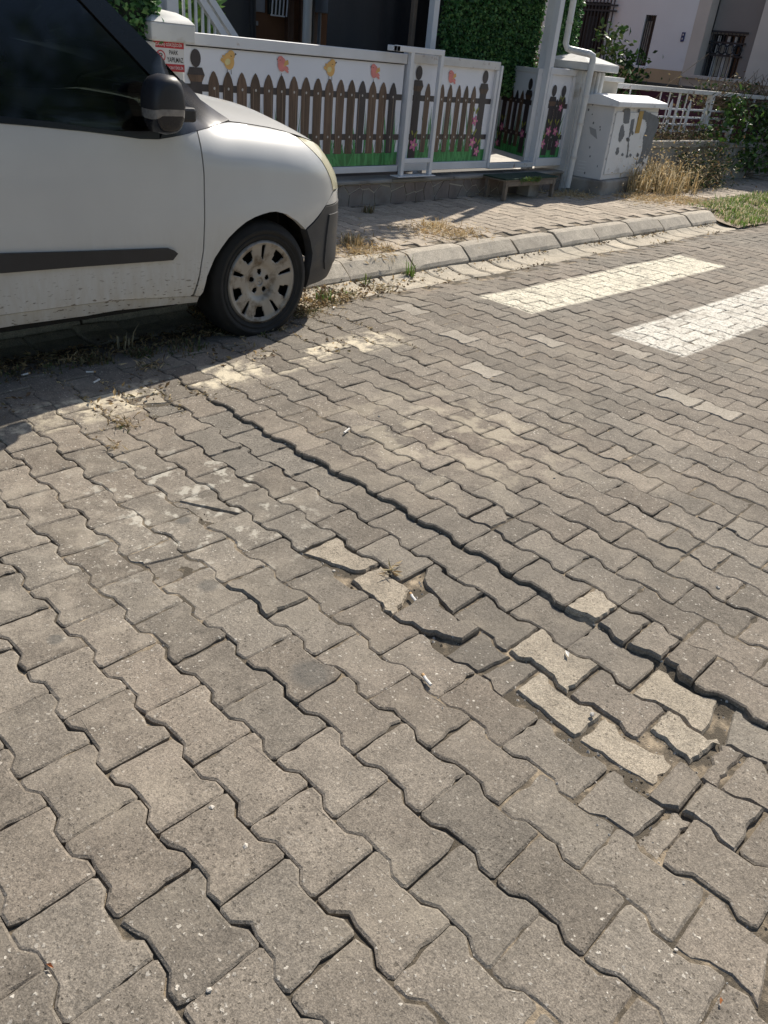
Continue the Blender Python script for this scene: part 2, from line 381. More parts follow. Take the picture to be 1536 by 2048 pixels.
def cell_centre(r, k): return X0+(r+.5)*PB, Y0-PA*(k+.5*(r % 2)+.5)
H0 = ((0, 0, -1, 0),); H1 = ((0, 0, 1, 0),)           # first / second half of a stone along its length
SPECIAL = {   # (row, index): list of (cuts, material, dz, tilt_a, tilt_b, gap, roughness)
 (10, 1): [(((.0, 0, -1, 0),), 'pale', .003, 0, 0, .004, .0022), (H1, 'paver', 0, .004, 0, .0035, .001)],
 (10, 2): [(H0, 'paver', .001, 0, .01, .004, .001), (H1, 'paver', .002, 0, 0, .004, .001)],
 (7, 0): [(((.012, 0, -1, .18),), 'paver', -.004, .02, 0, .004, .002), (((.016, 0, 1, -.18),), 'paver', -.006, -.02, .02, .005, .0015)],
 (14, 1): [(H0, 'paver', 0, 0, 0, .003, .001), (H1, 'paver', -.001, 0, 0, .003, .001)],
 (16, 1): [(H0, 'paver', 0, 0, 0, .003, .001), (H1, 'paver', 0, 0, 0, .003, .001)],
 (11, -2): [(((-.004, 0, -1, 0),), 'paver', -.003, 0, 0, .006, .003), (H1, 'paver', 0, 0, 0, .003, .001)],
 (17, -2): [(H0, 'paver', 0, 0, 0, .003, .001), (H1, 'paver', .001, 0, 0, .003, .001)],
 (6, -5): [(((0, 0, -.5, .9),), 'paver', 0, 0, 0, .002, .0012), (((0, -.001, .5, -.9),), 'paver', -.002, 0, 0, .002, .0012)],
 (4, -4): [(((-.01, 0, -1, .25),), 'paver', 0, 0, 0, .001, .0012), (((-.01, 0, 1, -.25),), 'paver', -.002, 0, 0, .001, .0012)],
 (7, -3): [(((.0, -.040, -.30, .9), (.09, 0, -1, .5)), 'pale', -.003, .03, .02, .005, .003)],
 (7, -2): [(((.075, 0, -1, -.5), (-.02, -.068, .3, 1)), 'pale', -.004, .02, -.02, .004, .0025)],
 (7, -1): [(((.02, -.050, -.5, .8),), 'paver', .008, -.04, .10, .004, .0025)],
 (8, -1): [(((-.075, 0, .8, .5), (0, -.045, .3, 1)), 'paver', -.002, .0, .03, .004, .002)],
 (8, 0): [((), 'paver', -.004, .02, .05, .004, .0016)],
 (8, 1): [(((.1, 0, -1, .0),), 'pale', .002, -.01, .05, .005, .0018)],
 (7, 1): [(((.0, -.040, .06, 1),), 'pale', -.005, .01, .005, .005, .003)],
 (7, 2): [(((.0, -.042, -.05, 1),), 'pale', -.005, .0, .0, .005, .003)],
 (8, 2): [((), 'paver', -.004, .01, .04, .005, .0018)],
 (8, 3): [(((.030, 0, -1, .15), (0, -.050, .3, 1)), 'pale', -.002, .02, .03, .004, .003), (((.050, -.02, 1, .1),), 'paver', -.006, .01, 0, .004, .002)],
 (9, 2): [(((.094, 0, -1, -.2),), 'pale', -.001, .02, .0, .006, .0022)],
 (9, 3): [(((-.070, 0, 1, .25),), 'rubble', -.006, .0, .04, .005, .0025)],
 (8, 4): [((), 'paver', -.003, .02, .0, .004, .0016)],
 (7, 3): [(((-.03, 0, -1, 0),), 'paver', 0, .02, 0, .003, .0014), (((-.028, 0, 1, 0),), 'paver', .002, 0, .02, .003, .0014)],
 (6, 3): [(((.04, 0, -1, .1),), 'paver', 0, .01, 0, .003, .0015), (((.044, 0, 1, -.1),), 'paver', -.004, .02, 0, .004, .002)],
 (5, 4): [(((.045, 0, -1, -.2),), 'paver', 0, .0, 0, .003, .0012), (((.05, .0, 1, .2), (0, .02, .5, -1)), 'paver', -.005, 0, .02, .004, .002), (((.05, .0, 1, .2), (0, .024, -.5, 1)), 'paver', -.003, .02, 0, .004, .002)],
 (9, -8): [((), 'rubble', -.004, 0, .01, .002, .002)], (9, -7): [((), 'rubble', -.006, 0, .01, .001, .002)],
 (9, -6): [((), 'rubble', -.005, .01, 0, .002, .002)], (8, -7): [((), 'rubble', -.004, 0, 0, .002, .003)],
 (8, -6): [((), 'rubble', -.005, 0, .01, .001, .003)], (9, -5): [((), 'rubble', -.004, 0, .01, .003, .002)],
 (8, -9): [(((-.02, 0, -1, .4),), 'pale', -.003, 0, 0, .004, .003), (((.0, 0, 1, -.4),), 'rubble', -.003, 0, 0, .006, .002)],
 (5, -3): [((), 'paver', .003, .02, -.03, .004, .0014)],
}
for rc in ((23, -3), (23, -2), (19, -7), (24, -7), (22, -11), (21, -9), (26, -5)): SPECIAL[rc] = [((), 'pale2', 0, 0, 0, .003, .001)]
MAT['pale2'] = paver_material('bleached_paver', (.32, .285, .235), (.35, .31, .255), speck=.5, rough_bump=.3, tone=.06)
def place(r, k, rg, hfun, sag=1.0):
    cx, cy = cell_centre(r, k)
    e = .06; z = hfun(cx, cy)
    sx = (hfun(cx+e, cy)-hfun(cx-e, cy))/(2*e); sy = (hfun(cx, cy+e)-hfun(cx, cy-e))/(2*e)
    if 8.9 < r+1 < 10.1: sx = min(0.02, max(-.02, sx)); z = hfun(cx-.05, cy)*.7+hfun(cx, cy)*.3
    if 9.9 < r < 10.1: sx = min(.02, max(-.02, sx)); z = hfun(cx+.03, cy)
    z += rg.normal()*.0011*sag; sx += rg.normal()*.008*sag; sy += rg.normal()*.007*sag
    return cx+rg.normal()*.0012, cy+rg.normal()*.0012, z, sx, sy, rg.normal()*.010*sag
def road_cells():
    out = []
    for r in range(-14, 98):
        for k in range(-14, 17):
            cx, cy = cell_centre(r, k)
            if cy > 3.44 or cy < -2.4 or cx < -1.7 or cx > 13.6: continue
            out.append((r, k))
    return out
def screen_area(cx, cy, z):
    q = np.array([(cx-.07, cy-.1, z), (cx+.07, cy-.1, z), (cx+.07, cy+.1, z), (cx-.07, cy+.1, z)]); p = proj(q)
    if p[:, 2].min() < .1: return 0
    x = np.clip(p[:, 0], 0, 1536); y = np.clip(p[:, 1], 0, 2048)
    return abs(sum(x[i]*y[(i+1) % 4]-x[(i+1) % 4]*y[i] for i in range(4)))/2
def place_matrix(cx, cy, z, sx, sy, rz):
    n = Vector((-sx, -sy, 1)).normalized(); xax = Vector((math.cos(rz), math.sin(rz), 0)); xax = (xax-n*xax.dot(n)).normalized(); yax = n.cross(xax)
    m = Matrix.Identity(4)
    for i in range(3): m[i][0] = xax[i]; m[i][1] = yax[i]; m[i][2] = n[i]
    m[0][3], m[1][3], m[2][3] = cx, cy, z; return m
def lay(cells, hfun, parent, meshes, variants, base_mat, name, nmax, specials, xform=lambda x, y: (x, y), sag=1.0, seed=5):
    rg = np.random.default_rng(seed); area = sorted(cells, key=lambda c: -screen_area(*cell_centre(*c), hfun(*cell_centre(*c))))
    n_special = sum(len(specials.get(c, [1])) for c in specials if c in set(cells))
    singles = set(area[:nmax-n_special]) | {c for c in specials if c in set(cells)}
    V = []; Fc = []; rn = []
    for c in cells:
        cx, cy, z, sx, sy, rz = place(*c, rg, hfun, sag); M = place_matrix(cx, cy, z, sx, sy, rz)
        if c in specials and c in singles:
            for cuts, mt, dz, ta, tb, gap, ro in specials[c]:
                g2 = np.random.default_rng((c[0]*131+(c[1]+50)*17+len(cuts)*7+int(abs(dz)*1e4)) % 99999)
                pl = rough_poly(paver_poly(g2, cuts, gap*.75, len(cuts) == 0), g2, .02, ro*.6)
                v, f = paver_geo(pl, rg=g2, ch=.0035 if mt == 'rubble' else .0045, chz=.006 if mt != 'pale' else .008)
                o = link('paver', fix_mesh('paver', v, f, MAT[mt]), parent)
                o.matrix_world = place_matrix(cx, cy, z+dz, sx+tb*.6, sy-ta*.6, rz+g2.normal()*.012)
        elif c in singles:
            o = link(name, meshes[int(rg.integers(len(meshes)))], parent); o.matrix_world = M
        else:
            v, f = variants[int(rg.integers(len(variants)))]; o0 = len(V)
            A = np.array(M); P = np.array(v) @ A[:3, :3].T + A[:3, 3]
            V.append(P); Fc += [tuple(i+len(rn) for i in q) for q in f]; rn += [float(rg.random())]*len(v)
    if V:
        me = fix_mesh(name, np.vstack(V), Fc, base_mat)
        at = me.attributes.new('rnd', 'FLOAT', 'POINT'); at.data.foreach_set('value', rn)
        o = link(name, me, parent); o['kind'] = 'stuff'
lay(road_cells(), road_h, road, VMESH, VAR, MAT['paver'], 'paver', 300, SPECIAL)

# gutter of precast channel blocks, kerb of sloped stones
def dirty(x, y): return .006*vnoise(x, y, 4, 3)
gut = MB().box(-8, 9.9, 3.51, 3.80, -.11, -.075).build('gutter', MAT['soil']); gut['kind'] = 'structure'
gx = -2.0; i = 0
while gx < 9.7:
    L = .235+.02*rng.random(); cut = rng.random() < .12
    pr = [(3.505, -.032), (3.53, -.026), (3.62, -.034), (3.70, -.030), (3.755, -.012), (3.768, -.012)]
    b = MB(); z0 = rng.normal()*.003; tl = rng.normal()*.004
    x0_, x1_ = gx+.004, gx+L-.004
    m_ = 5
    vs = [(x0_+(x1_-x0_)*s+.012*math.sin((y-3.5)/.27*math.pi), y+rng.normal()*.0015, z+z0+tl*(s-.5)-(.006 if s in (0, 1) else 0)+rng.normal()*.001) for s in (0, .06, .5, .94, 1) for y, z in pr]
    n = len(pr); fs = [(j*n+q, j*n+q+1, (j+1)*n+q+1, (j+1)*n+q) for j in range(m_-1) for q in range(n-1)]
    nb = len(vs); vs += [(x0_, 3.505, -.1), (x1_, 3.505, -.1), (x1_, 3.768, -.1), (x0_, 3.768, -.1)]
    fs += [(nb, nb+1, (m_-1)*n, 0), (nb+3, nb+2, m_*n-1, n-1), tuple([nb+3]+[q for q in range(n-1, -1, -1)]+[nb]), tuple([nb+1]+[(m_-1)*n+q for q in range(n)]+[nb+2])]
    b.add(vs, fs); b.build('gutter_block', MAT['gutter'], gut); gx += L
kerb = MB().box(-8, 9.5, 3.80, 3.96, -.12, -.03).build('kerb', MAT['soil']); kerb['kind'] = 'structure'
ks = [-2.68+.632*i for i in range(0, 20)]
for i, kx in enumerate(ks):
    if kx > 9.2: break
    L = .632 if kx < 9 else .5
    g = .006+.012*(rng.random() < .4)*rng.random(); dz = rng.normal()*.004; dy = rng.normal()*.006; tw = rng.normal()*.006
    pr = [(3.772, -.10), (3.772, .0), (3.786, .022), (3.87, .088), (3.895, .094), (3.955, .094), (3.955, -.10)]
    vs = []; xs_ = np.linspace(kx+g, kx+L-g, 7)
    for q, xx in enumerate(xs_):
        e = -.006 if q in (0, 6) else 0
        for y, z in pr: vs.append((xx, y+dy+tw*(q-3)/3+rng.normal()*.0012, z+dz+(e if z > 0 else 0)+(rng.normal()*.0016 if z > 0 else 0)))
    n = len(pr); fs = [(j*n+q, j*n+(q+1) % n, (j+1)*n+(q+1) % n, (j+1)*n+q) for j in range(6) for q in range(n)]
    fs += [tuple(range(n))[::-1], tuple(range(6*n, 7*n))]
    MB().add(vs, fs).build('kerb_stone', MAT['kerb'], kerb)
# pavement in front of the houses: bed, pavers
def sw_h(X, Y): return SW_Z+.006*vnoise(X, Y, 1.3, 4)-.03*float(smoothstep(9.6, 11.5, X))
def swbed(x, y):
    n = vnoise(x, y, 9, 5)+.6*vnoise(x, y, 23, 6)
    return sw_h(x, y)-.011+.004*n
sidewalk = heightfield('sidewalk', np.r_[np.arange(-8, 2, .3), np.arange(2, 10, .05), np.arange(10, 24, .2)], np.arange(3.95, 5.61, .05), swbed, MAT['sand'])
swc = []
for r in range(-14, 110):
    for k in range(-24, -14):
        cx, cy = cell_centre(r, k)
        if 4.05 < cy < 5.44 and -1.7 < cx < 15: 
            if cx > 9.7 and cy < 4.45: continue
            swc.append((r, k))
lay(swc, sw_h, sidewalk, VMESH_S, VAR, MAT['side'], 'paver', 300, {}, sag=1.2, seed=9)
heightfield('verge', np.r_[9.3, np.arange(9.5, 20, .15)], np.arange(3.5, 4.5, .1), lambda x, y: -.015+.075*float(smoothstep(3.5, 4.1, y))+.012*vnoise(x, y, 5, 8), MAT['soil'])
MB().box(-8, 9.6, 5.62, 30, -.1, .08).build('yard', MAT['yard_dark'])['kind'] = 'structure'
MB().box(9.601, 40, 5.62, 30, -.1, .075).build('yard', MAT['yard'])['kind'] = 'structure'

# ------------------------------------------------------------------ parked van
def van_paint():
    m, t, b = nodes_of('white_van_paint'); P = pos(t); s = N(t, 'ShaderNodeSeparateXYZ'); t.links.new(P, s.inputs[0])
    st = N(t, 'ShaderNodeMapping'); st.inputs['Scale'].default_value = (6, 6, 1.3); t.links.new(P, st.inputs[0])
    grime = math_n(t, 'MULTIPLY', ramp(t, s.outputs[2], .62, .22), ramp(t, noise(t, st.outputs[0], 4, 5, .7), .30, .62))
    c = mixc(t, ramp(t, noise(t, P, 2.5, 3), .3, .7), (.54, .54, .525), (.59, .59, .57))
    c = mixc(t, math_n(t, 'MULTIPLY', grime, .55), c, (.36, .30, .21))
    fl = N(t, 'ShaderNodeMapping'); fl.inputs['Scale'].default_value = (10, 10, 34); t.links.new(P, fl.inputs[0])
    spl = math_n(t, 'MULTIPLY', ramp(t, noise(t, fl.outputs[0], 3.1, 3, .5), .62, .66), ramp(t, s.outputs[2], .46, .30))
    c = mixc(t, math_n(t, 'MULTIPLY', spl, .85), c, (.10, .075, .05))
    t.links.new(c, b.inputs['Base Color'])
    b.inputs['Roughness'].default_value = .38; b.inputs['Coat Weight'].default_value = .6; b.inputs['Coat Roughness'].default_value = .09
    bump(t, b, noise(t, P, 6, 2), .05, .01); return m
MAT['van'] = van_paint()
MAT['black_gloss'] = mk('black_gloss_trim', (.012, .014, .02), .22, .1, 8)
MAT['black_plastic'] = mk('black_plastic', (.022, .022, .025), .45, .15, 10, bmp=.15, bscale=400)
MAT['bumper'] = mk('grey_bumper_plastic', (.045, .046, .05), .55, .2, 8, (.10, .085, .065), (6, .55, .75), .12, 300)
MAT['rubber'] = mk('tyre_rubber', (.013, .013, .013), .8, .3, 14, (.045, .038, .03), (9, .6, .8), .25, 90)
MAT['dark'] = mk('dark_underbody', (.012, .012, .012), .9, .2, 6)
MAT['hubcap'] = mk('silver_hubcap', (.33, .305, .27), .42, .15, 9, (.13, .10, .07), (16, .48, .66), .05, 200, metal=.3)
def glass(name, tint, rough=.03, trans=.5):
    m = bpy.data.materials.new(name); m.use_nodes = True; t = m.node_tree; t.nodes.clear()
    out = N(t, 'ShaderNodeOutputMaterial'); gl = N(t, 'ShaderNodeBsdfGlossy'); gl.inputs['Roughness'].default_value = rough; gl.inputs['Color'].default_value = (.95, .97, 1, 1)
    tr = N(t, 'ShaderNodeBsdfTransparent'); tr.inputs['Color'].default_value = rgba(tint)
    fr = N(t, 'ShaderNodeFresnel'); fr.inputs['IOR'].default_value = 1.5; mx = N(t, 'ShaderNodeMixShader')
    t.links.new(fr.outputs[0], mx.inputs[0]); t.links.new(tr.outputs[0], mx.inputs[1]); t.links.new(gl.outputs[0], mx.inputs[2]); t.links.new(mx.outputs[0], out.inputs[0]); return m
MAT['van_glass'] = glass('tinted_window_glass', (.10, .125, .11), .07)
MAT['lamp_glass'] = mk('yellowed_headlight', (.68, .64, .46), .2, .1, 6, coat=.6)
MAT['clear_lens'] = mk('indicator_lens', (.22, .21, .20), .1, .2, 60, coat=.8)

VY = 4.085                                                          # centre line of the van
_pl = [(-1.24, 4.085), (-1.24, 3.6), (-1.22, 3.32), (-1.15, 3.215), (-1.0, 3.18), (-.5, 3.168), (0, 3.165), (.5, 3.163), (1.0, 3.163), (1.5, 3.164), (2.0, 3.168), (2.4, 3.178), (2.7, 3.20), (2.9, 3.245), (3.03, 3.31), (3.13, 3.41), (3.21, 3.55), (3.27, 3.75), (3.30, 3.95), (3.305, 4.085)]
def catmull(pts, k=12):
    P = [np.array(p, float) for p in pts]; P = [2*P[0]-P[1]]+P+[2*P[-1]-P[-2]]; out = []
    for i in range(1, len(P)-2):
        for j in range(k):
            u = j/k; a, b, c, d = P[i-1], P[i], P[i+1], P[i+2]
            out.append(.5*((2*b)+(-a+c)*u+(2*a-5*b+4*c-d)*u*u+(-a+3*b-3*c+d)*u**3))
    out.append(P[-2]); return np.array(out)
PLAN = catmull(_pl); _seg = np.linalg.norm(np.diff(PLAN, axis=0), axis=1); PS = np.r_[0, np.cumsum(_seg)]
PS += 2.0-np.interp(2.0, PLAN[40:180, 0], PS[40:180]); S_END = PS[-1]; S_BEG = PS[0]
def plan(s): return np.array([np.interp(s, PS, PLAN[:, 0]), np.interp(s, PS, PLAN[:, 1])])
def plan_n(s):
    d = plan(min(s+.02, S_END))-plan(max(s-.02, S_BEG)); d /= np.linalg.norm(d); return np.array([-d[1], d[0]])    # inward
def zhood(s): return float(np.interp(s, [2.1, 2.4, 2.6, 2.75, 2.9, 3.05, 3.2, 3.5, 3.95], [1.008, .990, .968, .945, .908, .860, .805, .775, .77]))
def inset(s, z):
    i = 0.0
    if z < .34: i += .05*((.34-z)/.12)**2*.5
    i += .022*max(0, (z-.70)/.3)**2 if z < 1.0 else .022+.225*(z-1.0)
    if z > 1.62: i += 1.1*(z-1.62)**2
    wn = float(smoothstep(2.85, 3.35, s)); i += wn*(max(0, z-.60)*.10+max(0, z-.74)*.30)
    ws = float(smoothstep(1.95, 2.3, s)); zh = zhood(s)
    sa = .13-.055*float(smoothstep(2.65, 3.0, s))
    if z > zh-.2: i += ws*sa*((z-zh+.2)/.2)**2.6
    # shoulder crease above the wheel
    i += -.014*math.exp(-((z-.60)/.10)**2)*math.exp(-((s-2.46)/.42)**2)
    return i
def shell(s, z, out=0.0):
    p = plan(s)+plan_n(s)*(inset(s, z)-out); return np.array([p[0], p[1], z])
def sz(x, y):
    """where the sight line through a measured outline point meets the body side: (s, z)"""
    d = ray(x, y); best = None
    for s in np.arange(.7, S_END, .01):
        z = 1.0
        for it in range(4):
            q = shell(s, z); k = (q[0]*d[0]+q[1]*d[1])/(d[0]**2+d[1]**2); z = CAM_H+d[2]*k
            if z < 0 or z > 2: break
        off = (q[0]*d[1]-q[1]*d[0])/math.hypot(d[0], d[1])
        if best is not None and best[0]*off <= 0: 
            t_ = best[0]/(best[0]-off+1e-12); return (best[1]+t_*(s-best[1]), best[2]+t_*(z-best[2]))
        last = (off, s, z)
        if best is None or True: best = last
    return (best[1], best[2])
def panel(name, poly, mat, parent, out=0.0, thick=.018, step=.05, mirror=True, smooth=True, mapf=shell):
    """one pressed panel: polygon on the body side, wrapped on the shell with a returned edge; and its twin on the far side"""
    bm = bmesh.new(); vs = [bm.verts.new((a, 0, b)) for a, b in poly]; bm.faces.new(vs)
    a0, a1 = min(p[0] for p in poly), max(p[0] for p in poly); b0, b1 = min(p[1] for p in poly), max(p[1] for p in poly)
    for x in np.arange(math.ceil(a0/step)*step, a1, step): bmesh.ops.bisect_plane(bm, geom=bm.verts[:]+bm.edges[:]+bm.faces[:], plane_co=(x, 0, 0), plane_no=(1, 0, 0), dist=1e-5)
    for z in np.arange(math.ceil(b0/step)*step, b1, step): bmesh.ops.bisect_plane(bm, geom=bm.verts[:]+bm.edges[:]+bm.faces[:], plane_co=(0, 0, z), plane_no=(0, 0, 1), dist=1e-5)
    bmesh.ops.triangulate(bm, faces=[f for f in bm.faces if len(f.verts) > 4])
    bm.verts.index_update(); bm.verts.ensure_lookup_table()
    st = [(v.co.x, v.co.z) for v in bm.verts]; F = [tuple(v.index for v in f.verts) for f in bm.faces]
    be = [(e.verts[0].index, e.verts[1].index) for e in bm.edges if e.is_boundary]; bm.free()
    A = [mapf(a, b, out) for a, b in st]; n = len(A)
    used = sorted({i for e in be for i in e}); ix = {i: n+j for j, i in enumerate(used)}
    B = [mapf(st[i][0], st[i][1], out-thick) for i in used]
    F2 = F+[(a, b, ix[b], ix[a]) for a, b in be]; P = np.array(A+B)
    objs = []
    for k in ((0, 1) if mirror else (0,)):
        Q = P.copy()
        if k: Q[:, 1] = 2*VY-Q[:, 1]
        o = MB().add(Q, F2).build(name, mat, parent, smooth='auto' if smooth else False); objs.append(o)
    return objs
def pxs(L): return [sz(x, y) for x, y in L]

van = empty('parked_van', 'dirty white panel van parked half on the pavement with its mirror folded in', 'van', (1.0, VY, 0))
VANP = []
def P_(*a, **k):
    r = panel(*a, parent=None, **k); VANP.extend(r); return r
def V_(o): VANP.append(o); return o
# front door, fender, bumper, lamps
DR = 1.02
dp = pxs([(0, 247), (60, 252), (167, 263), (240, 272), (280, 278), (317, 279), (367, 270), (393, 262), (402, 305), (407, 350), (408, 420), (406, 500), (398, 550), (386, 588)])
sillp = pxs([(381, 592), (234, 600), (40, 625)])
doors = P_('door', [(DR, dp[0][1]+.006)]+dp+sillp+[(DR, .303)], mat=MAT['van'], thick=.03)
P_('rear_door_lower', [(DR-.006, dp[0][1]+.006), (DR-.006, .303), (.10, .303), (.10, .36), (.06, .44), (0, .53), (-.1, .605), (-.2, .64), (-.3, .65), (-.4, .64), (-.5, .60), (-.58, .53), (-.64, .44), (-.66, .34), (-1.0, .33), (-1.13, .33), (-1.13, 1.0), (0, 1.0)], mat=MAT['van'])
fen0 = pxs([(395.4, 262), (404.6, 305), (409.6, 350), (410.6, 420), (408.6, 500), (400.6, 552), (388.8, 592), (400, 592)])
arch = pxs([(406, 584), (414, 553), (429, 517), (444, 494), (458, 475), (475, 458), (492, 444), (510, 434), (526, 428), (540, 424), (552, 423), (573, 428), (593, 441), (607, 454), (611, 459)])
hin = [(2.985, .672), (2.955, .725), (2.92, .77), (2.88, .82), (2.825, .872), (2.77, .925)]
hedge_ = [(s, zhood(s)-.004) for s in (2.77, 2.73, 2.68, 2.6, 2.5, 2.42, 2.36)]
P_('fender', fen0+arch+[(2.737, .513), (2.791, .541), (2.85, .578), (2.902, .613)]+hin+hedge_[1:]+pxs([(440, 247), (418, 256)]), mat=MAT['van'], thick=.03, step=.035)
hf = [(3.45, zhood(3.45)-.01), (3.3, zhood(3.3)-.008), (3.2, zhood(3.2)-.006), (3.1, zhood(3.1)-.006), (3.0, zhood(3.0)-.006), (2.9, zhood(2.9)-.006), (2.82, zhood(2.82)-.006)]
P_('headlight', [(2.999, .678), (3.12, .672), (3.3, .68), (3.45, .69)]+hf+[(a+.004, b+.002) for a, b in hin[::-1]], mat=MAT['lamp_glass'], thick=.03, out=.002, step=.03)
P_('grille', [(3.455, .68), (S_END, .68), (S_END, .755), (3.455, .755)], mat=MAT['dark'])
P_('bumper_top', [(2.905, .609), (3.0, .607), (3.3, .612), (S_END, .612), (S_END, .672), (3.3, .672), (3.12, .664), (2.999, .664), (2.95, .636)], mat=MAT['van'], step=.03)
bl = pxs([(610, 575), (619, 540), (624, 506), (620, 482)])
P_('bumper', [(2.737, .505), (2.791, .533), (2.85, .572), (2.898, .603), (3.0, .601), (3.3, .606), (S_END, .606), (S_END, .215), (3.3, .20), (3.0, .198), (2.83, .195)]+bl, mat=MAT['bumper'], step=.03, out=.004, thick=.05)
P_('bumper_insert', [(2.93, .56), (3.07, .555), (3.07, .29), (2.93, .27), (2.905, .32), (2.915, .45)], mat=MAT['bumper'], step=.03, out=.012, thick=.02)
P_('sill', pxs([(400, 594), (381, 593.5)])+[(a, b-.004) for a, b in sillp[1:]]+[(.12, .297), (.12, .235), (1.2, .245), (1.5, .238)]+pxs([(234, 622), (330, 612), (396, 605)]), mat=MAT['van'], out=-.008, thick=.05)
P_('side_moulding', pxs([(0, 506), (150, 502), (335, 495.5), (346, 500), (353, 506), (343, 519), (150, 533), (0, 545)])+[(DR+.03, .485), (DR+.03, .535)], mat=MAT['black_plastic'], out=.014, thick=.02)
# glasshouse: belt trim, pillar, side glass
P_('belt_trim', [(DR, dp[0][1]+.06)]+pxs([(0, 232), (100, 243), (230, 262), (318, 262), (318, 278), (280, 277), (240, 271), (167, 262), (60, 251), (0, 246)])+[(DR, dp[0][1]+.008)], mat=MAT['black_gloss'], out=.004)
ap_out = pxs([(458, 239), (438, 226), (418, 212), (400, 199), (363, 160), (325, 118), (287, 78), (248, 38), (211, 0)])+[(1.50, 1.535), (1.33, 1.625), (1.15, 1.69), (1.0, 1.725)]
ap_in = [(1.0, 1.645), (1.2, 1.60), (1.36, 1.535)]+pxs([(160, 0), (200, 43), (250, 96), (300, 150), (335, 195), (352, 225), (330, 255), (319, 278), (345, 274), (367, 269), (393, 261), (414, 255), (440, 246)])
P_('front_pillar', ap_out+ap_in, mat=MAT['black_gloss'], out=.003, thick=.03)
gl_ = [(DR, 1.645)]+ap_in[:9]+pxs([(318, 262), (230, 262), (100, 243), (0, 232)])+[(DR, dp[0][1]+.06)]
P_('side_window', gl_, mat=MAT['van_glass'], out=-.008, thick=.004)
P_('centre_pillar', [(DR-.004, 1.72), (DR-.004, .99), (.90, .995), (.90, 1.72)], mat=MAT['black_gloss'])
P_('rear_window', [(.895, 1.64), (.895, 1.03), (.05, 1.04), (.05, 1.64)], mat=MAT['van_glass'], out=-.006, thick=.004)
P_('rear_panel', [(.895, 1.735), (.895, 1.65), (.04, 1.65), (.04, 1.03), (.895, 1.02), (.895, 1.004), (0, 1.004), (-1.13, 1.004), (-1.13, 1.735)], mat=MAT['van'])
P_('tailgate', [(-1.135, .34), (S_BEG, .34), (S_BEG, 1.735), (-1.135, 1.735)], mat=MAT['van'])
def loft(name, rows, mat, smooth=True):
    b = MB(); n = len(rows[0]); b.add([p for r in rows for p in r], [(i*n+j, i*n+j+1, (i+1)*n+j+1, (i+1)*n+j) for i in range(len(rows)-1) for j in range(n-1)])
    return V_(b.build(name, mat, None, smooth=smooth))
Q = np.linspace(-1, 1, 25)
def span(E, C, pw=2.0):
    """arched strip from a near-side edge point over the centre to its mirror image"""
    k = 1-np.abs(Q)**pw
    return [(E[0]+(C[0]-E[0])*f, VY+(VY-E[1])*q, E[2]+(C[2]-E[2])*f) for q, f in zip(Q, k)]
rows = []
ss = [2.36, 2.42, 2.5, 2.6, 2.7, 2.8, 2.9, 3.0, 3.1, 3.2, 3.3, 3.4, 3.45]
for i, s in enumerate(ss):
    E_ = shell(s, zhood(s)); t_ = i/(len(ss)-1); nose = shell(S_END, zhood(S_END))
    C_ = (2.40+(nose[0]-2.40)*t_**.9, VY, np.interp(s, [2.36, 2.8, 3.2, 3.45], [1.075, 1.03, .93, .80]))
    rows.append(span(E_, C_, 2.2))
loft('bonnet', rows, MAT['van'])
rows = [span(shell(a, b, -.012), (shell(a, b)[0]+.08+.04*i/12, VY, b+.02), 2) for i, (a, b) in enumerate(ap_out)]
ws_ = loft('windscreen', rows, MAT['van_glass'])
base = [span(shell(2.37, zhood(2.37), -.01), (2.39, VY, 1.06), 2.2), rows[0]]
loft('scuttle', base, MAT['black_plastic'])
rows = [span(shell(s, 1.728), (shell(s, 1.728)[0]+(.12 if s > .9 else 0), VY, 1.80), 3) for s in (1.02, .9, .6, .2, -.3, -.8, -1.13, -1.2)]
loft('roof', rows, MAT['van'])
b = MB().box(-1.12, 2.0, 3.30, 4.87, .26, .34).box(-1.12, 2.78, 3.50, 4.67, .20, .82).box(.12, 1.98, 3.24, 4.93, .205, .26).box(.75, 1.95, 3.24, 4.93, .34, .80)
V_(b.build('underbody', MAT['dark']))
# cabin seen through the glass: dashboard, wheel, seats
V_(bevel(MB().box(1.55, 2.30, 3.34, 4.83, .80, .985).build('dashboard', MAT['black_plastic']), .05, 3))
for yy in (3.66, 4.5):
    sb = MB().prism([(.55, .70), (1.06, .72), (1.10, .86), (.70, .85), (.50, 1.42), (.37, 1.40)], lambda a, b_, d: (a, d, b_), yy-.23, yy+.23).prism([(.42, 1.43), (.52, 1.44), (.47, 1.64), (.36, 1.62)], lambda a, b_, d: (a, d, b_), yy-.12, yy+.12)
    V_(bevel(sb.build('seat', MAT['black_plastic']), .03, 2))
a_ = np.linspace(0, 2*math.pi, 25); st = [(1.42+.10*math.sin(q), 4.45+.18*math.cos(q), 1.00+.15*math.sin(q)) for q in a_]
V_(MB().tube(st, .014, 6, cap=False).tube([(1.42, 4.45, 1.0), (1.60, 4.45, .90)], .03, 8).build('steering_wheel', MAT['black_plastic'], smooth=True))
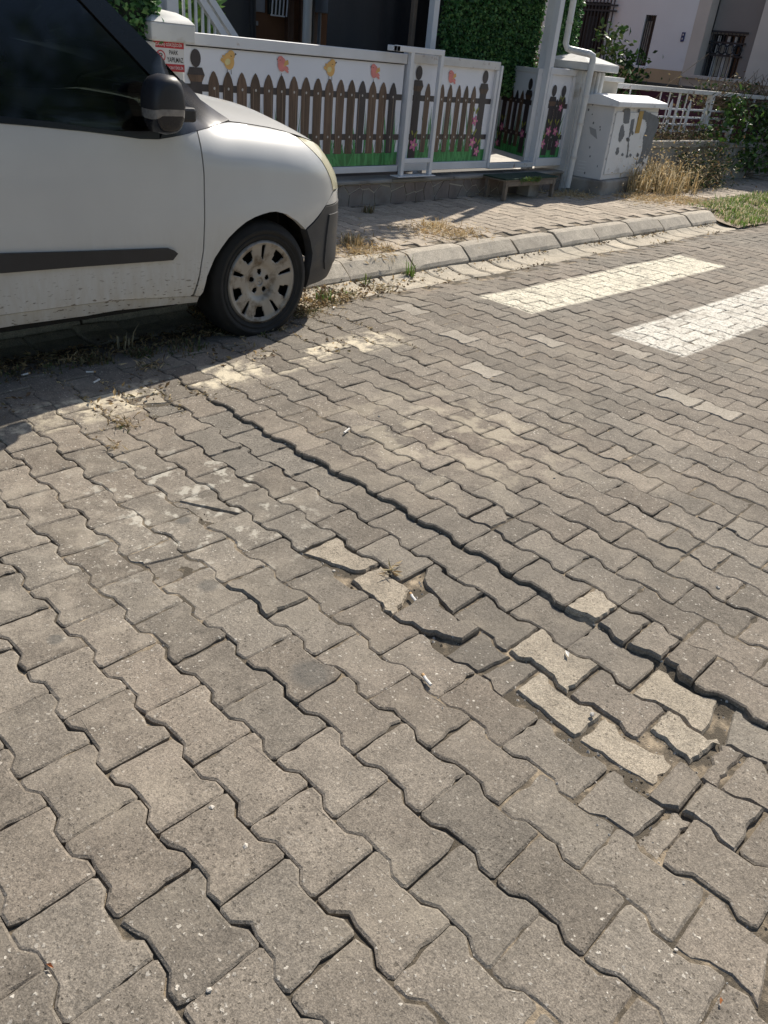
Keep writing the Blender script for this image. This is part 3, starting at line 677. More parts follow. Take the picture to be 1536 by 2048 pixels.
# folded mirror on the near door
mo = [(286, 205), (288, 183), (293, 166), (304, 153), (322, 148), (343, 151), (356, 163), (363, 185), (366, 210), (364, 240), (357, 258), (346, 267), (325, 270), (305, 266), (295, 253), (289, 235)]
MYP = 3.075
mp = [(onY(x, y, MYP)[0], onY(x, y, MYP)[2]) for x, y in mo]; _mr = max(a for a, b in mp); mp = [(_mr-(_mr-a)*.84, b) for a, b in mp]
mc = np.mean(mp, axis=0); zl0 = onY(290, 239, MYP)[2]; zl1 = onY(290, 219, MYP)[2]
def mirror_piece(name, z0, z1, mat, scale=1.0, dy=0):
    poly = clip(clip([(a, b) for a, b in mp][::-1], 0, z0, 0, 1), 0, z1, 0, -1)
    prof = [(-.045, .66), (-.040, .82), (-.025, .94), (0.0, 1.0), (.05, 1.0), (.075, .95), (.09, .85)]
    if not poly: return
    vs = []; n = len(poly)
    for d, k in prof:
        for a, b_ in poly: vs.append((mc[0]+(a-mc[0])*k*scale, MYP+d+dy, mc[1]+(b_-mc[1])*k*scale))
    m_ = len(prof); fs = [(i*n+j, i*n+(j+1) % n, (i+1)*n+(j+1) % n, (i+1)*n+j) for i in range(m_-1) for j in range(n)]+[tuple(range(n))[::-1], tuple(range((m_-1)*n, m_*n))]
    return V_(MB().add(vs, fs).build(name, mat, smooth='auto'))
mir = mirror_piece('mirror', zl1+.001, 3, MAT['black_plastic']); ln = mirror_piece('indicator', zl0, zl1, MAT['clear_lens'], .985); mirror_piece('mirror_base', -1, zl0-.001, MAT['black_gloss'], .99)
a0 = onY(366, 214, 3.12); a1 = onY(387, 244, 3.12)
V_(bevel(MB().box(a0[0]-.02, a1[0], 3.09, 3.19, a1[2], a0[2]).build('mirror_arm', MAT['black_plastic']), .012, 2))
far = MB().add([(2*0+v.co.x, 2*VY-v.co.y-.0, v.co.z) for v in mir.data.vertices], [tuple(p.vertices) for p in mir.data.polygons]); V_(far.build('mirror', MAT['black_plastic'], smooth='auto'))
for yy, sgn in ((3.13, 1), (2*VY-3.13, -1)):
    V_(bevel(MB().box(1.03, 1.16, min(yy, yy+.03*sgn), max(yy, yy+.03*sgn), .80, .84).build('door_handle', MAT['black_plastic']), .01, 2))
# wheels
wc = gnd(527, 563, 0); 
def wheel(cx, cz, y_out, sgn, full):
    R = .302; hub = .212
    tyre = [(hub-.006, .012), (hub+.004, .004), (hub+.016, .000), (hub+.018, -.003), (hub+.024, -.003), (hub+.026, .000), (.252, -.005), (.254, -.0075), (.262, -.0075), (.264, -.005), (.286, .004), (.297, .022), (R, .04), (R, .165), (.297, .185), (.28, .20), (hub, .195), (hub-.01, .18)]
    t_ = V_(MB().lathe([(r, y_out+sgn*d) for r, d in tyre], (cx, 0, cz), 'y', 64).build('tyre', MAT['rubber'], smooth='auto'))
    for g_ in (): pass
    b = MB(); nr, na = 22, 160; rr = np.linspace(.018, hub-.004, nr)
    def dep(r): return float(np.interp(r, [0, .03, .045, .075, .10, .185, .198, .212], [.030, .030, .034, .036, .022, .012, .004, .012]))
    idx = {}
    for i in range(nr):
        for j in range(na):
            a = 2*math.pi*j/na; idx[i, j] = len(b.v); b.v.append((cx+rr[i]*math.cos(a), y_out+sgn*dep(rr[i]), cz+rr[i]*math.sin(a)))
    def hole(r, a):
        a = math.degrees(a) % 360
        for k in range(5):
            d = abs((a-(50+72*k)+180) % 360-180)
            if .128 < r < .184 and d < 7.5+4.0*(r-.122)/.06: return True
            d2 = abs((a-(14+72*k)+180) % 360-180)
            if .118 < r < .186 and d2 < 2.6+1.2*(r-.108)/.08: return True
            a3 = math.radians(a)-math.radians(90+72*k)
            if (r*math.cos(a3)-.050)**2+(r*math.sin(a3))**2 < .0135**2: return True
        return False
    for i in range(nr-1):
        for j in range(na):
            k = (j+1) % na
            if hole((rr[i]+rr[i+1])/2, 2*math.pi*(j+.5)/na): continue
            b.f.append((idx[i, j], idx[i, k], idx[i+1, k], idx[i+1, j]))
    b.lathe([(.0, y_out+sgn*.029), (.012, y_out+sgn*.026), (.022, y_out+sgn*.030), (.022, y_out+sgn*.04)], (cx, 0, cz), 'y', 24)
    h = V_(b.build('hubcap', MAT['hubcap'], smooth='auto')); sm = h.modifiers.new('thickness', 'SOLIDIFY'); sm.thickness = .006*1; sm.offset = -1 if sgn > 0 else 1
    V_(MB().lathe([(.0, y_out+sgn*.075), (.205, y_out+sgn*.07), (.205, y_out+sgn*.02)], (cx, 0, cz), 'y', 40).build('rim', MAT['dark'], smooth='auto'))
wheel(2.458, .262, 3.205, 1, True); wheel(-.30, .276, 3.205, 1, False)
wheel(2.458, .386, 2*VY-3.205, -1, False); wheel(-.30, .386, 2*VY-3.205, -1, False)
n_ap = len(VANP)
bpy.context.view_layer.update()
vinv = van.matrix_world.inverted()
PARTS_BY = {}
for o in VANP:
    o.parent = van; o.matrix_parent_inverse = vinv

# ------------------------------------------------------------------ garden front: plinth wall, gates with printed sheets
FY = 5.55; WY = 5.46                                                # gate plane, face of the stone plinth
MAT['white_metal'] = mk('white_painted_steel', (.66, .67, .69), .45, .07, 4, (.42, .33, .25), (9, .68, .80), .05, 120)
MAT['white_metal_rust'] = mk('rusting_white_steel', (.60, .59, .57), .55, .1, 6, (.20, .085, .04), (11, .60, .70), .15, 120)
MAT['sheet'] = mk('printed_white_sheet', (.76, .78, .84), .4, .04, 1.5)
def wood_mat(name, c0, c1):
    m, t, b = nodes_of(name); P = pos(t); mp_ = N(t, 'ShaderNodeMapping'); mp_.inputs['Scale'].default_value = (40, 40, 3.5); t.links.new(P, mp_.inputs[0])
    oi = N(t, 'ShaderNodeObjectInfo'); ad = N(t, 'ShaderNodeVectorMath', operation='ADD'); t.links.new(mp_.outputs[0], ad.inputs[0])
    cx_ = N(t, 'ShaderNodeCombineXYZ'); t.links.new(math_n(t, 'MULTIPLY', oi.outputs['Random'], 30), cx_.inputs[2]); t.links.new(cx_.outputs[0], ad.inputs[1])
    c = mixc(t, ramp(t, noise(t, ad.outputs[0], 1.3, 5, .65), .32, .70), c0, c1)
    k = math_n(t, 'ADD', .65, math_n(t, 'MULTIPLY', oi.outputs['Random'], .65)); kk = N(t, 'ShaderNodeCombineColor'); [t.links.new(k, kk.inputs[i]) for i in range(3)]
    t.links.new(mixc(t, 1.0, c, kk.outputs[0], 'MULTIPLY'), b.inputs['Base Color']); b.inputs['Roughness'].default_value = .4; return m
MAT['print_wood'] = wood_mat('printed_brown_wood', (.060, .034, .024), (.155, .095, .060))
MAT['print_dark'] = mk('printed_dark_wood', (.042, .034, .038), .4, .15, 12)
MAT['print_edge'] = mk('printed_light_edge', (.30, .21, .15), .4, .1, 12)
MAT['print_dot'] = mk('printed_nail', (.55, .53, .50), .4, .05)
MAT['print_grass'] = mk('printed_green', (.035, .22, .055), .4, .3, 9)
MAT['print_grass2'] = mk('printed_light_green', (.07, .33, .10), .4, .2, 9)
MAT['print_leaf'] = mk('printed_yellow_leaf', (.30, .32, .06), .4, .2, 20)
MAT['print_pink'] = mk('printed_pink', (.62, .18, .34), .4, .15, 30)
MAT['bird_yellow'] = mk('printed_yellow_bird', (.72, .42, .13), .4, .1, 20)
MAT['bird_wing'] = mk('printed_cream_wing', (.72, .62, .30), .4, .1, 20)
MAT['bird_pink'] = mk('printed_pink_bird', (.72, .24, .22), .4, .12, 20)
MAT['ink'] = mk('printed_ink', (.03, .022, .02), .4)
def flat(polys, y, name, mat, parent):
    b = MB()
    for i, poly in enumerate(polys): b.add([(x, y-(PRN.random()*.0004 if len(polys) > 9 else i*.00012), z) for x, z in poly], [tuple(range(len(poly)))])
    return b.build(name, mat, parent, fixn=False)
def ell(cx, cz, rx, rz, n=14, a0=0): return [(cx+rx*math.cos(q)*math.cos(a0)-rz*math.sin(q)*math.sin(a0), cz+rx*math.cos(q)*math.sin(a0)+rz*math.sin(q)*math.cos(a0)) for q in np.linspace(0, 2*math.pi, n, endpoint=False)]
PRN = np.random.default_rng(3)
def print_sheet(root, x0, x1, z0, z1, pickets, posts, tip, rail1, rail2, pbot, birds=(), y=0, grass_h=.26, flowers=(), gtop=None, pw=.082):
    """the printed picture of a picket fence on one sheet: every picket, post, bird and flower is its own thin layer"""
    L = -.0012
    blades = []; blades2 = []
    n = int((x1-x0)/.011)
    for i in range(n):
        x = x0+.012+(x1-x0-.024)*PRN.random(); h = grass_h*(.35+.75*PRN.random()); lean = PRN.normal()*.05; wd = .006+.008*PRN.random()
        (blades if PRN.random() < .65 else blades2).append([(x-wd, z0), (x+wd, z0), (np.clip(x+lean*.5+wd*.7, x0, x1), z0+h*.6), (np.clip(x+lean, x0, x1), z0+h)])
    for i in range(int((x1-x0)/.035)):
        x = x0+.012+(x1-x0-.024)*PRN.random(); h = (gtop or .48)*(.7+.4*PRN.random()); lean = PRN.normal()*.05
        (blades if PRN.random() < .7 else blades2).append([(x-.009, z0), (x+.009, z0), (np.clip(x+lean*.5+.006, x0, x1), z0+h*.6), (np.clip(x+lean, x0, x1), min(z0+h, rail1-.06))])
    flat([[(x0, z0), (x1, z0), (x1, z0+grass_h*.42), (x0, z0+grass_h*.42)]], y+L, 'printed_lawn', MAT['print_grass'], root)
    for z in (rail1, rail2): flat([[(x0, z-.024), (x1, z-.024), (x1, z+.024), (x0, z+.024)]], y+L*2, 'printed_rail', MAT['print_dark'], root)
    flat(blades, y+L*1.6, 'printed_grass', MAT['print_grass'], root)['kind'] = 'stuff'; flat(blades2, y+L*1.8, 'printed_grass_light', MAT['print_grass2'], root)['kind'] = 'stuff'
    for k, x in enumerate(pickets):
        h = pw/2; dz = PRN.normal()*.002
        poly = [(x-h*.9, pbot), (x+h*.9, pbot), (x+h, tip-.085), (x+h*.72, tip-.045), (x+h*.30, tip-.010), (x, tip+dz), (x-h*.30, tip-.010), (x-h*.72, tip-.045), (x-h, tip-.085)]
        o = flat([poly], y+L*3, 'printed_picket', MAT['print_wood'] if (PRN.random() < .85) else MAT['print_dark'], root)
        e = x+h*(.2+.7*PRN.random())*(1 if PRN.random() < .6 else -1)
        flat([[(e, pbot+.01), (e+.005, pbot+.01), (e+.004, tip-.10), (e, tip-.11)]], y+L*3.4, 'picket_edge', MAT['print_edge'], o)
        for z in (rail1, rail2): flat([ell(x+h*.1, z, .0085, .010, 8)], y+L*3.7, 'nail', MAT['print_dot'], o)
    for x, pt in posts:
        w2 = .05
        flat([[(x-w2, pbot-.05), (x+w2, pbot-.05), (x+w2, pt-.20), (x-w2, pt-.20)]], y+L*3.2, 'printed_post', MAT['print_dark'], root)
        flat([[(x-w2, pt-.21), (x+w2, pt-.21), (x+w2*1.5, pt-.165), (x-w2*1.5, pt-.165)]], y+L*4, 'post_collar', MAT['print_wood'], root)
        flat([[(x-w2*1.5, pt-.166), (x+w2*1.5, pt-.166), (x+w2*1.05, pt-.118), (x-w2*1.05, pt-.118)]], y+L*4, 'post_collar', MAT['print_dark'], root)
        flat([ell(x, pt-.06, .044, .058, 18)], y+L*4.2, 'post_knob', MAT['print_dark'], root)
    for x, z, kind in birds:
        m = MAT['bird_yellow'] if kind == 'y' else MAT['bird_pink']; s_ = 1 if kind == 'y' else -1
        o = flat([ell(x, z+.055, .047, .056, 18, .25*s_)] if kind == 'y' else [ell(x, z+.06, .042, .05, 18)], y+L*4.4, 'printed_bird', m, root)
        flat([ell(x+.020*s_, z+.095, .034, .032, 12)] if kind == 'y' else [ell(x-.014, z+.09, .032, .028, 12)], y+L*4.5, 'bird_head', m, o)
        for q, pl in enumerate(([(x-.03*s_, z+.03), (x-.075*s_, z+.055), (x-.068*s_, z+.075), (x-.03*s_, z+.065)], [(x-.03*s_, z+.05), (x-.062*s_, z+.085), (x-.052*s_, z+.095), (x-.02*s_, z+.07)]) if kind == 'y' else ([(x+.01, z+.03), (x+.065, z+.0), (x+.07, z+.014), (x+.03, z+.055)], [(x+.0, z+.04), (x+.072, z+.025), (x+.06, z+.045), (x+.02, z+.06)])):
            flat([pl], y+L*(4.2-.1*q), 'tail_feather', m, o)
        flat([ell(x-.012*s_, z+.05, .026, .021, 10, .5*s_)] if kind == 'y' else [[(x+.015, z+.045), (x+.068, z+.065), (x+.06, z+.095), (x+.03, z+.085)]], y+L*4.9, 'wing', MAT['bird_wing'] if kind == 'y' else MAT['bird_yellow'], o)
        mk_ = MAT['ink'] if kind == 'y' else MAT['print_wood']
        flat([[(x+.048*s_, z+.092), (x+.070*s_, z+.104), (x+.056*s_, z+.112)]] if kind == 'y' else [[(x-.043, z+.088), (x-.056, z+.094), (x-.042, z+.098)]], y+L*5.1, 'beak', mk_, o)
        for d in ((-.012, .022) if kind == 'y' else (.0,)): flat([[(x-.006+d, z+.002), (x-.002+d, z+.002), (x+.000+d, z-.03), (x-.005+d, z-.03)]], y+L*5.1, 'leg', mk_, o)
        flat([[(x+.012*s_, z+.088), (x+.026*s_, z+.086), (x+.026*s_, z+.090), (x+.012*s_, z+.092)]], y+L*5.1, 'eye', mk_, o)
    for x, z, r in flowers:
        pet = [(x+r*(.74+.26*math.cos(5*q))*math.cos(q), z+r*(.74+.26*math.cos(5*q))*math.sin(q)) for q in np.linspace(0, 2*math.pi, 41)[:-1]]
        o = flat([pet], y+L*5, 'printed_flower', MAT['print_pink'], root); flat([ell(x, z, r*.22, r*.22, 8)], y+L*5.4, 'flower_centre', MAT['bird_wing'], o)
        for q in (-1, 1, .4): flat([ell(x+.03*q, z+.07+.035*abs(q), .010, .024, 8, -.5*q)], y+L*4.8, 'printed_leaf', MAT['print_leaf'], root)
def FX(x, y, Y=FY): q = onY(x, y, Y); return float(q[0]), float(q[2])
def frame_bars(root, x0, x1, z0, z1, w, y0, y1, mat, top=None, name='frame_rail'):
    top = top or w
    for q, (a, b_, c, d) in enumerate(((x0, x1, z1-top, z1), (x0, x1, z0, z0+w), (x0, x0+w, z0+w, z1-top), (x1-w, x1, z0+w, z1-top))):
        bevel(MB().box(a, b_, y0, y1, c, d).build(name if q < 2 else 'frame_stile', mat, root), .004, 1)
GB, GT = FX(700, 345)[1]-.005, FX(600, 86)[1]                        # bottom and top of the gates
xL = FX(367, 100)[0]; xM = FX(800, 200)[0]+.02; xR = FX(985, 230)[0]
tipz = FX(600, 153)[1]; r1 = FX(600, 185)[1]; r2 = FX(800, 274)[1]; pb = FX(785, 306)[1]; lawn0 = FX(760, 330)[1]
print('gate', GB, GT, xL, xM, xR, tipz, r1, r2, pb, lawn0)
gate = empty('sliding_gate', 'long white sliding gate printed with a brown picket fence and four birds', 'gate', (xL, FY, GB))
def in_gate(o): return o
def local(root): return root.location
g = gate
W_ = xM-xL; H_ = GT-GB
bevel(MB().box(0, W_, 0, .035, .06, H_-.07).build('sheet', MAT['sheet'], g), .002, 1)
bevel(MB().box(-.01, W_+.01, -.022, .05, H_-.078, H_).build('top_rail', MAT['white_metal'], g), .004, 1)
bevel(MB().box(-.01, W_+.01, -.018, .05, 0, .055).build('bottom_rail', MAT['white_metal'], g), .004, 1)
MB().box(.02, W_-.02, -.014, -.001, H_-.086, H_-.080).build('rail_gap', MAT['dark'], g)
pk = [FX(x, 200)[0]-xL for x in (426, 457, 484, 511, 536, 563, 588, 612, 636, 658, 682, 704, 725, 745, 766, 784)]
# evenly set pickets, first tip at 427 px and last at 785 px in the survey
pk = list(np.linspace(FX(427, 170)[0]-xL, FX(786, 180)[0]-xL, 16))
bz = tipz-GB+.005
print_sheet(g, .0, W_, .06, H_-.09, pk, [(FX(393, 200)[0]-xL, FX(393, 97)[1]-GB)], tipz-GB, r1-GB, r2-GB, pb-GB,
            [(pk[1]+.01, bz+.01, 'y'), (pk[5]+.0, bz+.01, 'p'), (pk[9]+.0, bz+.01, 'y'), (pk[13]+.0, bz+.01, 'p')], y=-.0, pw=.095)
# guide bracket standing in front of the joint of the two gates
x0b = FX(787, 200, 5.42)[0]; bt = onY(838, 95, 5.42)[2]; bb = onY(790, 352, 5.42)[2]
gb = empty('gate_guide_frame', 'white square steel tube frame standing upright in front of the gate joint', 'frame', (x0b, 5.42, bb))
bw = FX(868, 250, 5.42)[0]-x0b
for nm, a, c in (('upright', 0.18, None), ('upright', bw, None)):
    bevel(MB().box(a-.022, a+.022, -.02, .02, 0, bt-bb).build(nm, MAT['white_metal'], gb), .004, 1)
bevel(MB().box(-.03, bw+.02, -.0215, .0185, bt-bb-.045, bt-bb+.001).build('crossbar', MAT['white_metal'], gb), .004, 1)
bevel(MB().box(-.03, .012, -.0215, .10, bt-bb-.045, bt-bb-.002).build('return_arm', MAT['white_metal'], gb), .004, 1)
bevel(MB().box(.18, bw, -.0175, .0165, .11, .15).build('crossbar', MAT['white_metal'], gb), .004, 1)
bevel(MB().box(.10, bw+.05, -.05, .06, -.008, .0).build('foot_plate', MAT['white_metal'], gb), .002, 1)
# second gate leaf
x2 = FX(803, 200)[0]+.03
leaf = empty('gate_leaf', 'white gate leaf with rusty top rail printed with pickets, pink flowers and one bird', 'gate', (x2, FY+.012, GB))
W2 = xR-x2; H2 = FX(940, 118)[1]-GB
bevel(MB().box(.05, W2-.04, .004, .03, .06, H2-.06).build('sheet', MAT['sheet'], leaf), .002, 1)
for a, b_, c, d, nm, mt in ((0, W2, 0, .07, 'bottom_rail', 'white_metal'), (0, W2, H2-.075, H2, 'top_rail', 'white_metal_rust'), (0, .10, .0705, H2-.0755, 'frame_stile', 'white_metal'), (W2-.045, W2, .0705, H2-.0755, 'frame_stile', 'white_metal')):
    bevel(MB().box(a, b_, -.03, .045, c, d).build(nm, MAT[mt], leaf), .004, 1)
pk2 = [FX(x, 240)[0]-x2 for x in (852, 880, 896, 913, 928, 943)]
bx2 = FX(894, 160)[0]-x2
print_sheet(leaf, .10, W2-.045, .071, H2-.08, pk2, [(FX(833, 220)[0]-x2, FX(840, 131)[1]-GB), (FX(964, 220)[0]-x2, FX(966, 140)[1]-GB)], FX(915, 170)[1]-GB, r1-GB, r2-GB, pb-GB+.0,
            [(pk2[2]-.01, FX(893, 168)[1]-GB, 'p')], y=.004, flowers=[(FX(828, 290)[0]-x2, FX(828, 290)[1]-GB, .06), (FX(951, 242)[0]-x2, FX(951, 242)[1]-GB, .05), (FX(946, 285)[0]-x2, FX(946, 285)[1]-GB, .055), (FX(954, 303)[0]-x2, FX(954, 303)[1]-GB, .05), (FX(808, 310)[0]-x2, FX(808, 312)[1]-GB, .045)], pw=.075, gtop=.5)
# door frame and the garden door standing open inwards
xd0 = FX(972, 320)[0]; xd1 = FX(1078, 240)[0]; 
fr = empty('garden_door_frame', 'white steel door frame around the open garden doorway', 'door frame', (xR+.002, FY, GB))
dW = FX(1083, 230)[0]-xR
for a, b_, c, d, nm in ((0, .035, .0, H2-.03, 'jamb'), (dW-.05, dW+.03, .0, H2+.9, 'jamb'), (.036, dW-.051, -.01, .045, 'threshold')):
    bevel(MB().box(a, b_, -.03, .045, c, d).build(nm, MAT['white_metal_rust' if nm == 'threshold' else 'white_metal'], fr), .004, 1)
DOOR_A = 117
for a_d in range(60, 130):
    q_ = proj(np.array([xR+dW-.055+.8*math.cos(R_(a_d)), FY+.05+.8*math.sin(R_(a_d)), 1.2]))[0]
    if q_[0] < 1012: DOOR_A = a_d; break
print('door angle', DOOR_A)
dr = empty('garden_door', 'printed garden door with pickets standing open into the shaded yard', 'door', (xR+dW-.055, FY+.05, GB+.03), R_(DOOR_A))
dw = .80; dh = H2-.05
bevel(MB().box(.04, dw-.04, .004, .03, .05, dh-.05).build('sheet', MAT['sheet'], dr), .002, 1)
for a, b_, c, d in ((0, dw, 0, .05), (0, dw, dh-.05, dh), (0, .04, .0505, dh-.0505), (dw-.04, dw, .0505, dh-.0505)):
    bevel(MB().box(a, b_, -.012, .045, c, d).build('frame_stile', MAT['white_metal'], dr), .003, 1)
def print_back(root, dw, dh):
    keep = set(bpy.data.objects)
    print_sheet(root, .04, dw-.04, .051, dh-.055, [.28, .40, .52], [(.14, dh-.10), (.66, dh-.10)], dh-.23, r1-GB-.03, r2-GB-.03, pb-GB-.03, y=0, flowers=[(.15, .28, .05), (.64, .30, .05), (.70, .12, .045)], pw=.085)
    for o in set(bpy.data.objects)-keep:
        for v in o.data.vertices: v.co.y = .031-v.co.y
print_back(dr, dw, dh)
# narrow fixed panel right of the doorway
x3 = FX(1078, 230)[0]+.035
np_ = empty('fixed_panel', 'narrow white panel printed with two posts beside the ribbed white pillar', 'panel', (x3, FY-.01, GB))
W3 = FX(1134, 230)[0]-x3; H3 = FX(1118, 136)[1]-GB
bevel(MB().box(.04, W3-.03, .004, .03, .06, H3-.06).build('sheet', MAT['sheet'], np_), .002, 1)
for a, b_, c, d, nm in ((0, W3, 0, .085, 'bottom_rail'), (0, W3, H3-.065, H3, 'top_rail'), (0, .055, .0855, H3-.0655, 'frame_stile'), (W3-.045, W3, .0855, H3-.0655, 'frame_stile')):
    bevel(MB().box(a, b_, -.03, .045, c, d).build(nm, MAT['white_metal'], np_), .004, 1)
print_sheet(np_, .055, W3-.045, .086, H3-.07, [W3*.5], [(W3*.32, H3-.16), (W3*.68, H3-.16)], H3-.30, r1-GB-.01, r2-GB, pb-GB, y=.004, flowers=[(W3*.36, .36, .055), (W3*.62, .36, .05), (W3*.22, .23, .055), (W3*.78, .23, .045), (W3*.66, .60, .04)], pw=.085)

# plinth of crazy-paved stone below the gates
MAT['stone'] = mk('brown_stone_cladding', (.22, .175, .15), .8, .25, 5, (.27, .24, .21), (3, .5, .65), .35, 60)
MAT['mortar'] = mk('cream_mortar', (.55, .49, .40), .9, .12, 20, bmp=.3, bscale=150)
MAT['concrete'] = mk('weathered_concrete', (.30, .28, .25), .9, .18, 3, (.15, .125, .10), (2.2, .5, .68), .4, 45)
wall = empty('plinth_wall', 'low garden plinth clad in brown irregular stones under the white gates', 'wall', (3.0, WY, SW_Z))
wx1 = onY(1065, 360, WY)[0]-3.0+.75; wz1 = onY(800, 358, WY)[2]-SW_Z
MB().box(0, wx1, .02, .22, -.1, wz1-.028).build('core', MAT['mortar'], wall)
for a in np.arange(0, wx1-.3, .9):
    bevel(MB().box(a+.002, min(a+.898, wx1), -.012, .24, wz1-.0275, wz1+.004*rng.random()).build('coping', MAT['concrete'], wall), .006, 1)
seeds = [(x+.09*rng.normal()*.6, z+.05*rng.normal()*.6) for x in np.arange(0.1, wx1, .17) for z in (.05, .17)]
st_ = []
for i, (sx, sz_) in enumerate(seeds):
    if sx < 1.3 or sx > wx1: continue
    poly = [(sx-.25, -.06), (sx+.25, -.06), (sx+.25, wz1-.032), (sx-.25, wz1-.032)]
    for j, (ox, oz) in enumerate(seeds):
        if j == i or abs(ox-sx) > .5: continue
        mx, mz = (sx+ox)/2, (sz_+oz)/2; poly = clip(poly, mx, mz, sx-ox, sz_-oz)
        if len(poly) < 3: break
    if len(poly) < 3: continue
    poly = offset_in(poly, .0055); dpt = .005+.004*rng.random()
    MB().prism(poly, lambda a, b_, d: (a, d, b_), .02-dpt, .021).build('stone', MAT['stone'], wall)

# ------------------------------------------------------------------ pillars, sign, pipes, step
MAT['white_render'] = mk('white_rendered_masonry', (.60, .60, .58), .85, .1, 4, (.36, .31, .24), (3, .58, .74), .3, 70)
MAT['pipe'] = mk('white_plastic_pipe', (.62, .63, .62), .4, .08, 5, (.40, .34, .26), (6, .62, .76))
MAT['red'] = mk('sign_red', (.42, .025, .035), .45, .08, 6); MAT['sign_white'] = mk('sign_white', (.62, .61, .60), .45, .06, 6); MAT['sign_black'] = mk('sign_black', (.02, .02, .022), .5)
PY = 5.40
pxl = float(onY(311, 110, PY)[0]); pxr = float(onY(367, 110, PY)[0]); capz = float(onY(345, 62, PY)[2])
lp = empty('gate_pillar', 'short cracked white pillar with domed cap carrying the red no parking sign', 'pillar', (pxl, PY, SW_Z), group='gate pillars')
wl = pxr-pxl
bevel(MB().box(0, wl-.004, .0, .28, -.1, capz-SW_Z-.07).build('shaft', MAT['white_render'], lp), .012, 2)
bevel(MB().box(-.02, .05, -.012, -.001, 1.00, 1.12).box(.10, .15, -.012, -.001, 1.05, 1.12).build('flute', MAT['white_render'], lp), .004, 1)
bevel(MB().box(-.05, wl+.07, -.05, .34, capz-SW_Z-.065, capz-SW_Z+.045).build('cap', MAT['white_render'], lp), .01, 2)
dome = [(-.05, -.05), (wl+.07, -.05), (wl+.07, .34), (-.05, .34)]
vs = []; 
for k, h in ((1, 0), (.82, .035), (.5, .062), (.15, .072)):
    cxm, cym = (wl+.02)/2, .145
    vs += [(cxm+(a-cxm)*k, cym+(b_-cym)*k, capz-SW_Z+.0455+h) for a, b_ in dome]
MB().add(vs, [(i*4+j, i*4+(j+1) % 4, (i+1)*4+(j+1) % 4, (i+1)*4+j) for i in range(3) for j in range(4)]+[(12, 13, 14, 15)]).build('cap_dome', MAT['white_render'], lp, smooth='auto')
# sign
SY = PY-.016
s0 = onY(306, 79, SY); s1 = onY(367, 80, SY); s2 = onY(311, 141, SY)
sgw = float(s1[0]-s0[0]); sgh = float((s0[2]-s2[2]))*1.0
sg = empty('parking_sign', 'red and white Turkish no parking sign GARAJ GIRISIDIR on the left pillar', 'sign', (float(s0[0]), SY, float(s0[2])-sgh))
MB().box(0, sgw, 0, .003, 0, sgh).build('plate', MAT['sign_white'], sg)
MB().box(0, sgw, -.001, -.0002, sgh*.765, sgh).build('red_band', MAT['red'], sg); MB().box(0, sgw, -.001, -.0002, 0, sgh*.25).build('red_band', MAT['red'], sg)
def text(body, x, z, h, width, mat, parent, name='lettering', y=-.0016):
    c = bpy.data.curves.new(name, 'FONT'); c.body = body; c.size = 1; c.extrude = 0; c.offset = .012
    o = bpy.data.objects.new(name, c); COL.objects.link(o); bpy.context.view_layer.update()
    me = bpy.data.meshes.new_from_object(o.evaluated_get(bpy.context.evaluated_depsgraph_get())); COL.objects.unlink(o); bpy.data.objects.remove(o)
    a = np.array([v.co[:] for v in me.vertices]); lo, hi = a.min(0), a.max(0); sx = width/(hi[0]-lo[0]); szz = h/(hi[1]-lo[1])
    for v in me.vertices: v.co = (x+(v.co.x-lo[0])*sx, y, z+(v.co.y-lo[1])*szz)
    me.materials.clear(); me.materials.append(mat); return link(name, me, parent)
text('GARAJ G\u0130R\u0130\u015e\u0130D\u0130R', sgw*.06, sgh*.80, sgh*.155, sgw*.88, MAT['sign_white'], sg)
text('PARK', sgw*.50, sgh*.56, sgh*.145, sgw*.30, MAT['sign_black'], sg); text('YAPILMAZ', sgw*.42, sgh*.31, sgh*.165, sgw*.54, MAT['sign_black'], sg)
text('ARACINIZ \u00c7EKT\u0130R\u0130L\u0130R', sgw*.05, sgh*.06, sgh*.135, sgw*.91, MAT['sign_white'], sg)
ring = []; cxs, czs, rs_ = sgw*.22, sgh*.49, sgh*.20
n = 36; vs = [(cxs+r*math.cos(2*math.pi*i/n), -.0016, czs+r*math.sin(2*math.pi*i/n)) for r in (rs_, rs_*.80) for i in range(n)]
MB().add(vs, [(i, (i+1) % n, n+(i+1) % n, n+i) for i in range(n)]).build('no_parking_ring', MAT['red'], sg)
text('P', cxs-rs_*.36, czs-rs_*.5, rs_*1.0, rs_*.75, MAT['sign_black'], sg, 'no_parking_letter', -.0013)
MB().add([(cxs-rs_*.62, -.002, czs+rs_*.5), (cxs-rs_*.5, -.002, czs+rs_*.62), (cxs+rs_*.62, -.002, czs-rs_*.5), (cxs+rs_*.5, -.002, czs-rs_*.62)], [(0, 1, 2, 3)]).build('no_parking_bar', MAT['red'], sg)
# low wall and clipped artificial hedge left of the pillar
lw = empty('side_wall', 'low white wall running behind the van under the clipped green hedge', 'wall', (pxl-2.6, 5.42, SW_Z))
MB().box(0, 2.595, 0, .2, -.1, 1.10).build('masonry', MAT['white_render'], lw); bevel(MB().box(0, 2.595, -.04, .24, 1.101, 1.16).build('coping', MAT['white_render'], lw), .006, 1)

